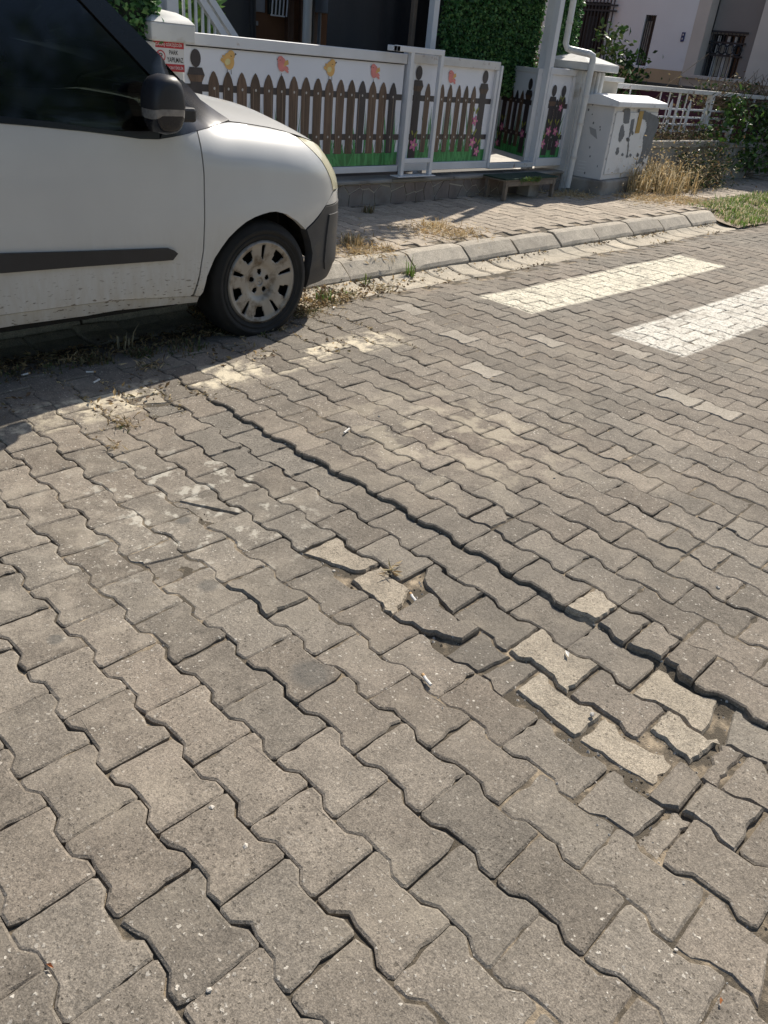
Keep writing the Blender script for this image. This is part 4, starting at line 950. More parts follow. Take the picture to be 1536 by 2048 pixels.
def leaf_mass(name, P, size, mats, parent=None, seed=1, aspect=.55, up=.3, kind='stuff', face=None):
    """many separate leaf blades, one mesh, several leaf tones"""
    rg = np.random.default_rng(seed); n = len(P); P = np.asarray(P, float)
    d = rg.normal(size=(n, 3)); d[:, 2] = d[:, 2]*.6-up; d /= np.linalg.norm(d, axis=1)[:, None]
    s = rg.normal(size=(n, 3))
    if face is not None: s = s*.55+np.cross(d, np.array(face)[None, :])
    s -= d*(s*d).sum(1)[:, None]; s /= np.linalg.norm(s, axis=1)[:, None]; nn = np.cross(d, s)
    L = (size*(.6+.8*rg.random(n)))[:, None]; Wd = L*aspect/2; fold = L*.10
    A = P; B = P+d*L*.5+s*Wd+nn*fold; C_ = P+d*L; D = P+d*L*.5-s*Wd+nn*fold; M_ = P+d*L*.5
    V = np.stack([A, B, C_, D, M_], 1).reshape(-1, 3)
    me = bpy.data.meshes.new(name); i = np.arange(n)*5
    F = np.concatenate([np.stack([i, i+1, i+2, i+4], 1), np.stack([i, i+4, i+2, i+3], 1)])
    me.from_pydata(V.tolist(), [], F.tolist())
    for m in mats: me.materials.append(m)
    w_ = rg.integers(0, len(mats), n); me.polygons.foreach_set('material_index', np.concatenate([w_, w_]).astype(np.int32))
    o = link(name, me, parent)
    if kind: o['kind'] = kind
    return o
def leaf_mat(name, c, rough=.45, trans=.25):
    m, t, b = nodes_of(name); P = pos(t); k = noise(t, P, 9, 3)
    col = mixc(t, ramp(t, k, .3, .7), tuple(x*.7 for x in c), tuple(x*1.3 for x in c)); t.links.new(col, b.inputs['Base Color'])
    b.inputs['Roughness'].default_value = rough; b.inputs['Specular IOR Level'].default_value = .35
    tr = N(t, 'ShaderNodeBsdfTranslucent'); t.links.new(col, tr.inputs['Color']); mx = N(t, 'ShaderNodeMixShader'); mx.inputs[0].default_value = trans
    t.links.new(b.outputs[0], mx.inputs[1]); t.links.new(tr.outputs[0], mx.inputs[2]); t.links.new(mx.outputs[0], t.nodes['Material Output'].inputs[0]); return m
LG = [leaf_mat('ivy_green', (.055, .16, .045)), leaf_mat('ivy_dark', (.035, .105, .035)), leaf_mat('ivy_light', (.14, .28, .09))]
DRY = [leaf_mat('straw', (.60, .47, .27), .7, .3), leaf_mat('dry_gold', (.50, .36, .18), .7, .3), leaf_mat('pale_straw', (.70, .60, .41), .7, .3)]
GR = [leaf_mat('grass_green', (.14, .27, .045), .6, .35), leaf_mat('grass_dull', (.21, .26, .08), .6, .35)]
DULL = [leaf_mat('dry_weed', (.23, .19, .10), .7, .2), leaf_mat('weed_green', (.09, .12, .045), .7, .2), leaf_mat('weed_brown', (.17, .115, .06), .7, .2)]
VINE = [leaf_mat('vine_green', (.06, .13, .025)), leaf_mat('vine_dark', (.025, .055, .018)), leaf_mat('vine_bright', (.11, .21, .035))]
MAT['hedge_back'] = mk('dark_hedge_mesh', (.012, .02, .012), .9, .3, 12)
MAT['twig'] = mk('dry_twig', (.16, .115, .075), .85, .25, 20); MAT['stem'] = mk('grey_stem', (.20, .16, .12), .85, .25, 20)
def ivy_screen(name, label, x0, x1, y, z0, z1, n, seed, size=.042, end=None):
    e = empty(name, label, 'hedge', (x0, y, z0), group=None)
    rg = np.random.default_rng(seed)
    MB().box(.01, x1-x0-.01, .02, .10, 0, z1-z0).build('backing', MAT['hedge_back'], e)
    P = np.c_[rg.random(n)*(x1-x0), .02-rg.random(n)**1.6*.055, rg.random(n)*(z1-z0)]
    if end:
        k = n//5; P = np.r_[P, np.c_[(x1-x0)+rg.random(k)*.03-.01, rg.random(k)*.12-.02, rg.random(k)*(z1-z0)]]
    leaf_mass('foliage', P, size, LG, e, seed, .8, .2, face=(0, -1, .2)); return e
ivy_screen('clipped_hedge', 'clipped green artificial hedge above the low wall beside the red sign', pxl-2.2, float(onY(308, 40, 5.42)[0]), 5.42, 1.24, 2.6, 7000, 3, end=True)
# ribbed pillar at the right end, with cap, and the rain pipe crossing it
PX0 = float(onY(1147, 230, 5.45)[0])+.02; PXW = .46
rpz = float(onY(1165, 140, 5.42)[2])
rp = empty('gate_pillar', 'ribbed white pillar with pyramid cap at the right end of the gates', 'pillar', (PX0, 5.45, SW_Z), group='gate pillars')
MB().box(0, PXW, .0, .42, -.1, rpz-SW_Z-.005).build('shaft', MAT['white_render'], rp)
for i in range(5): MB().tube([(.05+.09*i, -.004, .02), (.05+.09*i, -.004, rpz-SW_Z-.01)], .033, 10).build('rib', MAT['white_render'], rp, smooth='auto')
bevel(MB().box(-.10, PXW+.10, -.12, .52, rpz-SW_Z, rpz-SW_Z+.075).build('cap', MAT['white_render'], rp), .008, 1)
MB().add([(-.095, -.115, rpz-SW_Z+.0755), (PXW+.095, -.115, rpz-SW_Z+.0755), (PXW+.095, .515, rpz-SW_Z+.0755), (-.095, .515, rpz-SW_Z+.0755), (.14, .12, rpz-SW_Z+.15), (PXW-.14, .12, rpz-SW_Z+.15), (PXW-.14, .28, rpz-SW_Z+.15), (.14, .28, rpz-SW_Z+.15)],
         [(0, 1, 5, 4), (1, 2, 6, 5), (2, 3, 7, 6), (3, 0, 4, 7), (4, 5, 6, 7)]).build('cap_slope', MAT['white_render'], rp)
rt = float(rpz)+.19
pa = onY(1129, 100, 5.62); pb_ = onY(1186, 116, 5.30)
dpz = empty('rain_pipe', 'white plastic rain pipe bending over the pillar cap and down its front', 'pipe', (PX0, 5.3, SW_Z))
base_ = np.array([PX0, 5.3, SW_Z])
path = [(pa[0], 5.62, 3.0), (pa[0], 5.62, rt+.04), (pa[0]+.02, 5.60, rt), (pa[0]+.06, 5.58, rt-.01), (pb_[0]-.05, 5.32, rt-.035), (pb_[0]-.01, 5.30, rt-.05), (pb_[0], 5.298, rt-.09), (pb_[0]+.005, 5.30, .9), (pb_[0]+.01, 5.31, SW_Z+.05)]
MB().tube([np.array(p)-base_ for p in path], .034, 14).build('pipe', MAT['pipe'], dpz, smooth='auto')
for z in (.45, .80, 1.08): MB().lathe([(.034, 0), (.040, 0), (.040, .025), (.034, .025)], (pb_[0]+.004-base_[0], 5.30-base_[1], z-base_[2]), 'z', 16).build('clamp', MAT['white_metal_rust'], dpz, smooth='auto')
for z in (1.75, 2.0): MB().lathe([(.034, 0), (.041, 0), (.041, .03), (.034, .03)], (pa[0]-base_[0], 5.62-base_[1], z-base_[2]), 'z', 16).build('clamp', MAT['white_metal_rust'], dpz, smooth='auto')
# step stool with artificial turf
sx0, sy0 = float(gnd(1012, 359, .30)[0]), float(gnd(1012, 359, .30)[1]); sx1 = float(gnd(1105, 351, .30)[0])
sl_w = max(.7, sx1-sx0); st_ = empty('step_stool', 'low step bench covered with green artificial turf below the open garden door', 'step', (sx0, sy0, SW_Z))
MAT['turf'] = mk('artificial_turf', (.022, .045, .030), .95, .3, 30, bmp=.6, bscale=300); MAT['old_wood'] = mk('weathered_wood', (.20, .165, .13), .85, .25, 14, bmp=.3)
sd = WY-.03-sy0
bevel(MB().box(0, sl_w, 0, sd, .19, .205).build('board', MAT['old_wood'], st_), .003, 1)
bevel(MB().box(-.005, sl_w+.005, -.008, sd, .2055, .219).build('turf_mat', MAT['turf'], st_), .004, 1)
rg = np.random.default_rng(4)
leaf_mass('turf_edge', np.c_[.25+rg.random(500)*.35, -.006-rg.random(500)*.012, .19+rg.random(500)*.03], .03, [LG[2], GR[1]], st_, 8, .2, -.1)
for x in (.02, sl_w-.06):
    for y in (.0, sd-.06): bevel(MB().box(x, x+.04, y, y+.04, 0, .1895).build('leg', MAT['old_wood'], st_), .003, 1)
bevel(MB().box(.061, sl_w-.061, .004, .03, .14, .1885).build('apron', MAT['old_wood'], st_), .003, 1)
bevel(MB().box(.62*sl_w, .82*sl_w, .10, .26, 0, .185).build('support_block', MAT['concrete'], st_), .006, 1)

# ------------------------------------------------------------------ yard behind the gates: posts, screens, canopy, house front, stairs
def post(name, label, px_, y, w, mat, z1=3.0, group='posts behind the gates', z0=SW_Z):
    q = onY(px_[0], px_[1], y); e = empty(name, label, 'post', (float(q[0]), y, z0), group=group)
    bevel(MB().box(-w/2, w/2, -w/2, w/2, .012, z1-z0).build('shaft', mat, e), .004, 1); bevel(MB().box(-w*.9, w*.9, -w*.9, w*.9, 0, .0118).build('base_plate', mat, e), .002, 1); return e
MAT['brown_metal'] = mk('brown_painted_steel', (.16, .125, .10), .5, .15, 6)
post('canopy_post', 'white square canopy post rising behind the guide frame', (866, 40), 6.0, .075, MAT['white_metal'])
post('canopy_post', 'slim brownish post left of the white canopy post', (826, 40), 6.35, .05, MAT['brown_metal'])
post('canopy_post', 'wide white double post behind the garden door frame', (1107, 20), 5.78, .10, MAT['white_metal'])
sh0 = float(onY(880, 60, 6.1)[0]); sh1 = float(onY(1084, 60, 6.1)[0])
ivy_screen('ivy_screen', 'tall screen of artificial ivy leaves behind the gate leaf', sh0+.02, sh1-.02, 6.1, 1.0, 2.6, 20000, 5, .034)
ivy_screen('ivy_screen', 'narrow ivy screen between the double post and the rain pipe', float(onY(1108, 60, 5.95)[0]), float(onY(1150, 60, 5.95)[0])+.05, 5.95, 1.0, 2.6, 5000, 6, .034, end=True)
MAT['navy_mesh'] = mk('dark_navy_screen', (.012, .014, .02), .6, .2, 4, (.10, .10, .12), (95, .70, .76))
d0 = float(onY(655, 60, 6.5)[0]); d1 = float(onY(880, 60, 6.5)[0])
e = empty('shade_cloth', 'dark navy speckled shade cloth hung left of the ivy screen', 'screen', (d0, 6.5, .5))
nx = 24; vs = [(x, .02*math.sin(x*9)+.01*math.sin(x*23+z*2), z) for z in np.linspace(0, 2.4, 9) for x in np.linspace(0, d1-d0+.2, nx)]
MB().add(vs, [(j*nx+i, j*nx+i+1, (j+1)*nx+i+1, (j+1)*nx+i) for j in range(8) for i in range(nx-1)]).build('cloth', MAT['navy_mesh'], e, smooth=True)
MB().tube([(-.05, 0, 2.42), (d1-d0+.25, 0, 2.42)], .015, 8).build('hanging_rod', MAT['brown_metal'], e)
MAT['canopy'] = mk('canopy_sheet', (.30, .29, .27), .7, .1, 3)
cn = empty('shadow_canopy', 'flat canopy roof over the yard carried by the white posts', 'canopy', (6.5, 5.66, 3.0))  # out of view; outline set by where its shadow falls on the pavement
MB().prism([(0, 0), (.8, .06), (3.15, .48), (3.15, 3.2), (0, 3.2)], lambda a, b_, d: (a, b_, d), .06, .09).build('roof_sheet', MAT['canopy'], cn)
for x in (.03, .98, 1.95, 3.06): bevel(MB().box(x, x+.06, .50, 3.15, 0.001, .059).build('beam', MAT['white_metal'], cn), .003, 1)
rg = np.random.default_rng(12)
cp_ = empty('shadow_vine', 'leafy vine trailing over the front edge of the yard canopy', 'vine', (6.5, 5.66, 3.1))  # leaves added out of view to break up the canopy's shadow edge
P = np.r_[np.c_[rg.random(800)*1.5-.15, rg.normal(size=800)*.09-.03, rg.normal(size=800)*.10+.05], np.c_[rg.normal(size=450)*.13-.1, rg.normal(size=450)*.14-.22, rg.normal(size=450)*.12], np.c_[rg.normal(size=240)*.08+.55, rg.normal(size=240)*.07-.25, rg.normal(size=240)*.08]]
leaf_mass('foliage', P, .08, VINE, cp_, 13, .7, .4); MB().tube([(-.1, -.05, .0), (.5, .0, .05), (1.3, .1, .06)], .015, 6).build('stem', MAT['stem'], cp_)
# house front
HY = 8.6
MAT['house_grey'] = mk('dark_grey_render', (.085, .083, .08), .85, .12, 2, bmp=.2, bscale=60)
MAT['house_orange'] = mk('orange_brown_render', (.16, .075, .035), .8, .15, 3, bmp=.2, bscale=60)
MAT['door_brown'] = mk('brown_door', (.085, .042, .026), .5, .2, 5); MAT['dark_glass'] = mk('dark_window_glass', (.02, .024, .028), .08, .1, 3)
MAT['paper'] = mk('grey_notice_paper', (.30, .31, .33), .7, .08, 10); MAT['meter'] = mk('grey_meter_box', (.22, .235, .26), .5, .08, 5)
hx = lambda x, y=40, Y=HY: float(onY(x, y, Y)[0]); hz = lambda x, y, Y=HY: float(onY(x, y, Y)[2])
hs = empty('house', 'shaded house front with brown door behind the sliding gate', 'house', (3.0, HY, .08))
O = np.array([3.0, HY, .08])
def hb(name, x0, x1, y0, y1, z0, z1, mat, par=hs, bv=.004):
    o = MB().box(x0-O[0], x1-O[0], y0-O[1], y1-O[1], z0-O[2], z1-O[2]).build(name, mat, par); return bevel(o, bv, 1) if bv else o
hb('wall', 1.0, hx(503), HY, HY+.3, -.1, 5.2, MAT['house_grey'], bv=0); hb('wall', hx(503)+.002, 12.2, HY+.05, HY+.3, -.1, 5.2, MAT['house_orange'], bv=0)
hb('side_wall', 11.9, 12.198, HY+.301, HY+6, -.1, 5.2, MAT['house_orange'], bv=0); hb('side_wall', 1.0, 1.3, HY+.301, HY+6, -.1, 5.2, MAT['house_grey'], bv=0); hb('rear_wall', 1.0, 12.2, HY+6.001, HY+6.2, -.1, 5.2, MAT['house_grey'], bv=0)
hb('roof', .8, 12.4, HY-.2, HY+6.4, 5.201, 5.45, MAT['house_grey'])
dd = hb('door', hx(545)+.25, hx(545)+1.15, HY+.0, HY+.049, .1, 2.15, MAT['door_brown']) if False else None
dd = hb('door', hx(602), hx(640), HY-.01, HY+.048, .1, 2.2, MAT['door_brown'])
hb('door_trim', hx(574), hx(585), HY-.03, HY+.048, .1, 3, MAT['door_brown'])
wv = hb('window', hx(539), hx(566), HY+.005, HY+.048, hz(550, 30), 2.6, MAT['dark_glass'])
for k in range(5): MB().bar((hx(540)+k*.055-O[0], HY-.03-O[1], hz(550, 31)-O[2]), (hx(540)+.06+k*.055-O[0], HY-.03-O[1], hz(550, 31)+.7-O[2]), .012, .012, up=(0, 1, 0)).build('grille_bar', MAT['white_metal'], wv)
MB().bar((hx(538)-O[0], HY-.03-O[1], hz(550, 31)-O[2]), (hx(566)-O[0], HY-.03-O[1], hz(550, 31)-O[2]), .014, .014).build('grille_rail', MAT['white_metal'], wv)
hb('notice', hx(509), hx(533), HY+.03, HY+.047, hz(520, 24), hz(520, -10), MAT['paper']); hb('bell_plate', hx(511), hx(520), HY+.03, HY+.047, hz(515, 51), hz(515, 42), MAT['paper'])
hb('meter_box', hx(624), hx(664), HY-.35, HY-.02, hz(640, 26), 2.6, MAT['meter']); hb('conduit', hx(630), hx(632.5), HY-.1, HY-.05, .1, hz(640, 26)-.002, MAT['meter'])
e = empty('down_pipe', 'white rain downpipe on the house front right of the orange wall', 'pipe', (hx(593), HY-.2, .08)); MB().tube([(0, 0, 0), (0, 0, 3.0)], .055, 12).build('pipe', MAT['pipe'], e, smooth='auto')
MB().tube([(.12, .05, 0), (.12, .05, 3.0)], .03, 10).build('thin_pipe', MAT['house_grey'], e, smooth='auto')
e = empty('black_cable', 'thick black cable hanging down the grey house wall', 'cable', (hx(503), HY-.05, .08)); MB().tube([(0+.02*math.sin(z*3), 0, z) for z in np.linspace(0, 3, 14)], .035, 8).build('cable', MAT['black_plastic'], e, smooth='auto')
# stairs with white railing and a big-leaved plant
SYr = 6.3
def S_(x, y): q = onY(x, y, SYr); return np.array([float(q[0]), SYr, float(q[2])])
stv = empty('stair_railing', 'white steel stair railing with sloping handrails above the gate top', 'railing', tuple(S_(455, 78))); o_ = S_(455, 78)
def ext(p, q, k): return p+(q-p)*k
for a, c in (((470, 76), (421, 0)), ((449, 74), (402, 0))):
    p, q = S_(*a), S_(*c); MB().bar(ext(p, q, -.5)-o_, ext(p, q, 2.2)-o_, .05, .05).build('handrail', MAT['white_metal'], stv)
for x in (369, 381, 393, 406, 418, 430): MB().bar(S_(x, 70)*[1, 1, 0]+[0, 0, .9]-o_, S_(x, 70)*[1, 1, 0]+[0, 0, S_(450, 74)[2]+(S_(450, 74)[0]-S_(x, 70)[0])*1.05+.02]-o_, .018, .018).build('baluster', MAT['white_metal'], stv)
MB().bar(S_(340, 60)*[1, 1, 0]+[0, 0, .1]-o_, S_(340, 20)*[1, 1, 0]+[0, 0, 2.6]-o_, .10, .10).build('newel_post', MAT['white_metal'], stv)
MB().bar(S_(322, 28)-o_, S_(306, -10)-o_, .035, .035).build('handrail', MAT['white_metal'], stv)
pl_ = empty('potted_plant', 'pot plant with broad sunlit leaves behind the stair railing', 'plant', (float(S_(400, 40)[0]), 6.65, .1))
rg = np.random.default_rng(21); P = np.c_[rg.normal(size=70)*.22, rg.normal(size=70)*.12, 1.15+rg.random(70)*.6]
leaf_mass('foliage', P, .24, [VINE[0], VINE[2], leaf_mat('broad_leaf', (.13, .24, .07))], pl_, 22, .5, .15); MB().lathe([(.0, 0), (.14, 0), (.18, .3), (.16, .3), (.15, .27)], (0, 0, 0), 'z', 20).build('pot', MAT['house_orange'], pl_, smooth='auto')
for k in range(7): MB().tube([(0, 0, .28), (.05*math.cos(k), .05*math.sin(k), .8), (.2*math.cos(k), .12*math.sin(k), 1.3)], .01, 5).build('stem', MAT['stem'], pl_)

# ------------------------------------------------------------------ telecom cabinet
MAT['cab'] = mk('grey_cabinet_paint', (.66, .66, .66), .55, .06, 3, (.26, .25, .24), (5, .64, .78), .08, 120)
MAT['cab_white'] = mk('white_cabinet_door', (.74, .75, .76), .5, .06, 3, (.42, .41, .40), (5, .6, .75), .06, 120)
MAT['peel'] = mk('peeled_grey_undercoat', (.17, .18, .19), .75, .15, 12); MAT['plate_yellow'] = mk('faded_yellow_plate', (.42, .27, .06), .5, .12, 20)
g0 = gnd(1207, 392, SW_Z); CA = R_(5)
cab = empty('telecom_cabinet', 'grey street cabinet with peeling paint and pitched lid on a concrete base', 'cabinet', (float(g0[0])-.05, float(g0[1])+.02, SW_Z), CA, rx=R_(-.6))
def cab_at(px_, py_):
    """(x, z) on the cabinet's front plane, in its own axes"""
    d = ray(px_, py_); o = np.array([g0[0]-.05, g0[1]+.02, SW_Z]); n_ = np.array([-math.sin(CA), math.cos(CA), 0]); t_ = np.dot(o+n_*.06-EYE, n_)/np.dot(d, n_); q = EYE+d*t_-o
    return float(q[0]*math.cos(CA)+q[1]*math.sin(CA)), float(q[2])
bx0, bz0 = cab_at(1214, 362); bx1, bz1 = cab_at(1240, 214); bxr = cab_at(1300, 300)[0]
print('cab', bx0, bz0, bx1, bz1, bxr)
CW = max(.85, min(1.25, bxr-.05)); CD = .42; z0c = max(.16, bz0-.01); z1c = bz1
bevel(MB().box(-.0, CW+.10, .0, CD+.16, -.1, z0c-.001).build('plinth', MAT['concrete'], cab), .025, 2)
bevel(MB().box(.05, CW+.05, .06, CD+.06, z0c, z1c).build('body', MAT['cab'], cab), .008, 2)
bevel(MB().box(.10, CW+.03, .048, .0595, z0c+.06, z1c-.05).build('door_leaf', MAT['cab_white'], cab), .004, 1)
ed = .07; zb_ = z1c+.002; yl0, yl1 = .06-ed, CD+.06+ed; ym = (yl0+yl1)/2; hl_ = .055; hp = .115
b = MB(); v_ = []
for x in (.05-ed, CW+.05+ed): v_ += [(x, yl0, zb_), (x, yl1, zb_), (x, yl1, zb_+hl_), (x, ym, zb_+hp), (x, yl0, zb_+hl_)]
b.add(v_, [(4, 3, 2, 1, 0), (5, 6, 7, 8, 9), (0, 1, 6, 5), (1, 2, 7, 6), (2, 3, 8, 7), (3, 4, 9, 8), (4, 0, 5, 9)]); bevel(b.build('lid', MAT['cab_white'], cab), .006, 1)
rg = np.random.default_rng(31)
def blob(pts, amp, rg, n=5):
    P = catmull([np.array(p) for p in pts]+[np.array(pts[0])], n)
    return [tuple(p+rg.normal(size=2)*amp) for p in P[:-1]]
def cab_blob(L, mat, name, amp=.004, y=.0465):
    poly = rough_poly(blob([cab_at(*p) for p in L], 0, rg, 3), rg, .012, amp); flat([poly], y, name, mat, cab)
cab_blob([(1287, 222), (1300, 226), (1317, 238), (1312, 262), (1306, 275), (1300, 300), (1288, 318), (1291, 300), (1284, 322), (1274, 326), (1283, 300), (1285, 275), (1292, 255), (1290, 240), (1284, 238)], MAT['peel'], 'peeled_patch')
cab_blob([(1262, 240), (1268, 238), (1266, 255), (1258, 275), (1256, 300), (1252, 315), (1254, 290), (1258, 262)], MAT['peel'], 'peeled_patch')
cab_blob([(1241, 252), (1246, 250), (1248, 270), (1238, 285), (1236, 272)], MAT['peel'], 'peeled_patch'); cab_blob([(1232, 296), (1236, 294), (1236, 306), (1230, 310)], MAT['peel'], 'peeled_patch')
for _k in range(16):
    _q = (1240+62*rg.random(), 225+110*rg.random()); cab_blob([(_q[0]+1.5+2.5*rg.random(), _q[1]), (_q[0], _q[1]+2+4*rg.random()), (_q[0]-1.5-2*rg.random(), _q[1]+1), (_q[0], _q[1]-2-4*rg.random())], MAT['peel'], 'peeled_patch', .003, .0462)
cab_blob([(1248, 219), (1260, 218), (1257, 244), (1246, 245)], MAT['peel'], 'label_remnant', .001)
q0 = cab_at(1271, 266); q1 = cab_at(1282, 222)
bevel(MB().box(q0[0]-.035, q0[0]+.075, .038, .047, q0[1]+.0, q1[1]).build('warning_plate', MAT['plate_yellow'], cab), .002, 1)
MB().tube([(q0[0]-.06, .044, q1[1]-.01), (q0[0]-.06, .044, q1[1]+.02)], .012, 8).build('lock', MAT['peel'], cab)
for z in (.3, .5, .62, .78, .9): flat([ell(.085, z0c+(z1c-z0c)*z, .006+.004*rg.random(), .010+.006*rg.random(), 7)], .0585, 'chipped_paint', MAT['peel'], cab)
# chips and vents on the left side (the face towards the van)
def side_poly(polys, name, mat):
    for pl in polys: MB().add([(.0485, y, z) for y, z in pl], [tuple(range(len(pl)))]).build(name, mat, cab, fixn=False)
side_poly([ell(.06+CD*(.15+.8*rg.random()), z0c+(z1c-z0c)*rg.random(), .006+.006*rg.random(), .008+.008*rg.random(), 7) for _ in range(12)], 'chipped_paint', MAT['peel'])
side_poly([[(.28, z0c+.06+.035*k), (.38, z0c+.06+.035*k), (.38, z0c+.070+.035*k), (.28, z0c+.070+.035*k)] for k in range(4)], 'vent_slot', MAT['cab_white'])
side_poly([[(.20, z0c+.42), (.30, z0c+.47), (.33, z0c+.54), (.24, z0c+.52)]], 'scraped_patch', mk('scraped_paint', (.34, .345, .35), .7))

# ------------------------------------------------------------------ planter wall, railing, neighbouring houses on the right
PX1 = PX0+PXW
mw = empty('stucco_wall', 'beige stained stucco wall stub between ribbed pillar and cabinet', 'wall', (PX1+.02, 5.50, SW_Z))
MAT['stucco'] = mk('beige_stucco', (.46, .42, .35), .9, .12, 3, (.25, .19, .12), (3.5, .56, .7), .35, 60)
wzt = float(onY(1185, 150, 5.5)[2]); MB().box(0, .42, 0, .2, -.1, wzt-SW_Z-.05).build('masonry', MAT['stucco'], mw); bevel(MB().box(-.02, .50, -.03, .23, wzt-SW_Z-.049, wzt-SW_Z).build('coping', MAT['white_render'], mw), .005, 1)
pw0 = PX1+.46; pw1 = float(onY(1436, 290, 5.30)[0])
plw = empty('planter_wall', 'weathered concrete planter wall under the white railing behind dry grass', 'wall', (pw0, 5.30, SW_Z-.03))
MAT['old_concrete'] = mk('stained_grey_concrete', (.33, .31, .275), .92, .16, 3, (.17, .135, .10), (2.5, .5, .68), .45, 40)
pz = float(onY(1380, 282, 5.3)[2])-SW_Z+.03
MB().box(0, pw1-pw0, .03, .12, -.1, pz-.085).build('masonry', MAT['old_concrete'], plw); bevel(MB().box(-.01, pw1-pw0+.02, 0, .14, pz-.0845, pz).build('coping', MAT['old_concrete'], plw), .01, 2)
MB().box(.0, pw1-pw0, .121, .6, -.1, pz-.03).build('soil_fill', MAT['soil'], plw); MB().box(pw1-pw0-.1, pw1-pw0, .13, .62, -.1, pz-.02).build('end_wall', MAT['old_concrete'], plw)
pl2 = empty('planter_wall', 'far continuation of concrete planter wall half hidden by green vines', 'wall', (pw1+.75, 5.45, SW_Z-.05))
MB().box(0, 6, .0, .15, -.1, pz-.10).build('masonry', MAT['old_concrete'], pl2); bevel(MB().box(-.02, 6, -.03, .17, pz-.099, pz-.03).build('coping', MAT['old_concrete'], pl2), .01, 1)
# white railing
RY = 5.62
rl = empty('garden_railing', 'white steel garden railing on the planter wall with low picket infill', 'railing', (pw0, RY, pz))
def RL(x, y): q = onY(x, y, RY); return float(q[0])-pw0, float(q[2])-pz
a = RL(1202, 164); b_ = RL(1405, 186); ztop = (a[1]+b_[1])/2; xe = RL(1536, 196)[0]
bevel(MB().box(-.1, xe+1.5, -.03, .03, ztop-.035, ztop+.02).build('top_rail', MAT['white_metal_rust'], rl), .004, 1)
for px_, w_ in ((1413, .085), (1467, .07), (1350, .03), (1312, .018), (1330, .018), (1365, .018), (1452, .018), (1500, .03), (1222, .018), (1250, .018)):
    x = RL(px_, 230)[0]; bevel(MB().box(x-w_/2, x+w_/2, -w_/2+.001, w_/2-.001, SW_Z-pz+.35 if w_ > .05 else -.12, ztop-.0355).build('upright', MAT['white_metal'], rl), .003, 1)
zr = [RL(1365, y)[1] for y in (219, 235, 249, 262)]
for z in zr: bevel(MB().box(RL(1318, 230)[0], RL(1462, 230)[0], -.010, .010, z-.012, z+.012).build('infill_rail', MAT['white_metal'], rl), .002, 1)
for px_ in (1334, 1371, 1403):
    x = RL(px_, 235)[0]; MB().add([(x-.035, -.022, zr[3]-.02), (x+.035, -.022, zr[3]-.02), (x+.035, -.022, zr[0]+.05), (x, -.022, zr[0]+.12), (x-.035, -.022, zr[0]+.05), (x-.035, -.011, zr[3]-.02), (x+.035, -.011, zr[3]-.02), (x+.035, -.011, zr[0]+.05), (x, -.011, zr[0]+.12), (x-.035, -.011, zr[0]+.05)],
        [(0, 1, 2, 3, 4), (9, 8, 7, 6, 5), (0, 5, 6, 1), (1, 6, 7, 2), (2, 7, 8, 3), (3, 8, 9, 4), (4, 9, 5, 0)]).build('picket', MAT['white_metal'], rl)
# maroon wall and houses
MAT['maroon'] = mk('maroon_wall_paint', (.10, .028, .05), .8, .15, 2, (.055, .02, .03), (3, .5, .7), .15, 60)
MX = 14.6
Yx = lambda x, y, X: float(onX(x, y, X)[1]); Zx = lambda x, y, X: float(onX(x, y, X)[2])
mz = Zx(1300, 164, MX)
mrn = empty('maroon_wall', 'dark maroon garden wall seen through the white railing', 'wall', (MX, 5.75, 0))
MB().box(0, .25, 0, 6.5, -.1, mz-.05).build('masonry', MAT['maroon'], mrn); bevel(MB().box(-.05, .3, -.03, 6.5, mz-.0495, mz).build('coping', MAT['house_grey'], mrn), .006, 1)
HX = 17.0
MAT['white_wall'] = mk('white_house_render', (.88, .88, .88), .85, .05, .8, (.68, .69, .71), (2, .62, .78), .15, 60)
MAT['ochre'] = mk('ochre_plinth', (.58, .42, .25), .85, .08, 2, bmp=.2, bscale=60); MAT['beige'] = mk('beige_render', (.68, .62, .55), .85, .06, 2, bmp=.15, bscale=60)
MAT['taupe'] = mk('taupe_render', (.30, .28, .265), .85, .06, 2, bmp=.15, bscale=60); MAT['beige_dirty'] = mk('stained_beige_parapet', (.60, .51, .41), .88, .12, 2, (.27, .215, .16), (2.5, .55, .7), .25, 50)
MAT['iron'] = mk('dark_iron_grille', (.03, .033, .04), .5, .1, 10); MAT['curtain'] = mk('pale_curtain', (.62, .58, .50), .9, .15, 8); MAT['blue_plate'] = mk('blue_number_plate', (.03, .05, .16), .4, .05)
nh = empty('house', 'white neighbouring house with barred slit window above ochre plinth', 'house', (HX, 5.0, 0)); ON = np.array([HX, 5.0, 0])
def nb(name, x0, x1, y0, y1, z0, z1, mat, par=nh, bv=.006):
    o = MB().box(x0-ON[0], x1-ON[0], y0-ON[1], y1-ON[1], z0-ON[2], z1-ON[2]).build(name, mat, par); return bevel(o, bv, 1) if bv else o
yr = Yx(1364, 142, HX); zt = (Zx(1290, 136, HX)+Zx(1365, 142, HX))/2; TOP = 4.6
ys0, ys1 = Yx(1281, 80, HX), Yx(1302, 82, HX)
wy0, wy1 = min(ys0, ys1), max(ys0, ys1); wz0, wz1 = Zx(1280, 131, HX), Zx(1303, 30, HX)
dy0, dy1 = Yx(1212, 60, HX), Yx(1148, 60, HX); dz0 = 1.0; dz1 = Zx(1195, 6, HX)+.02
def ww(y0, y1, z0, z1): nb('wall', HX, HX+.3, y0, y1, z0, z1, MAT['white_wall'], bv=0)
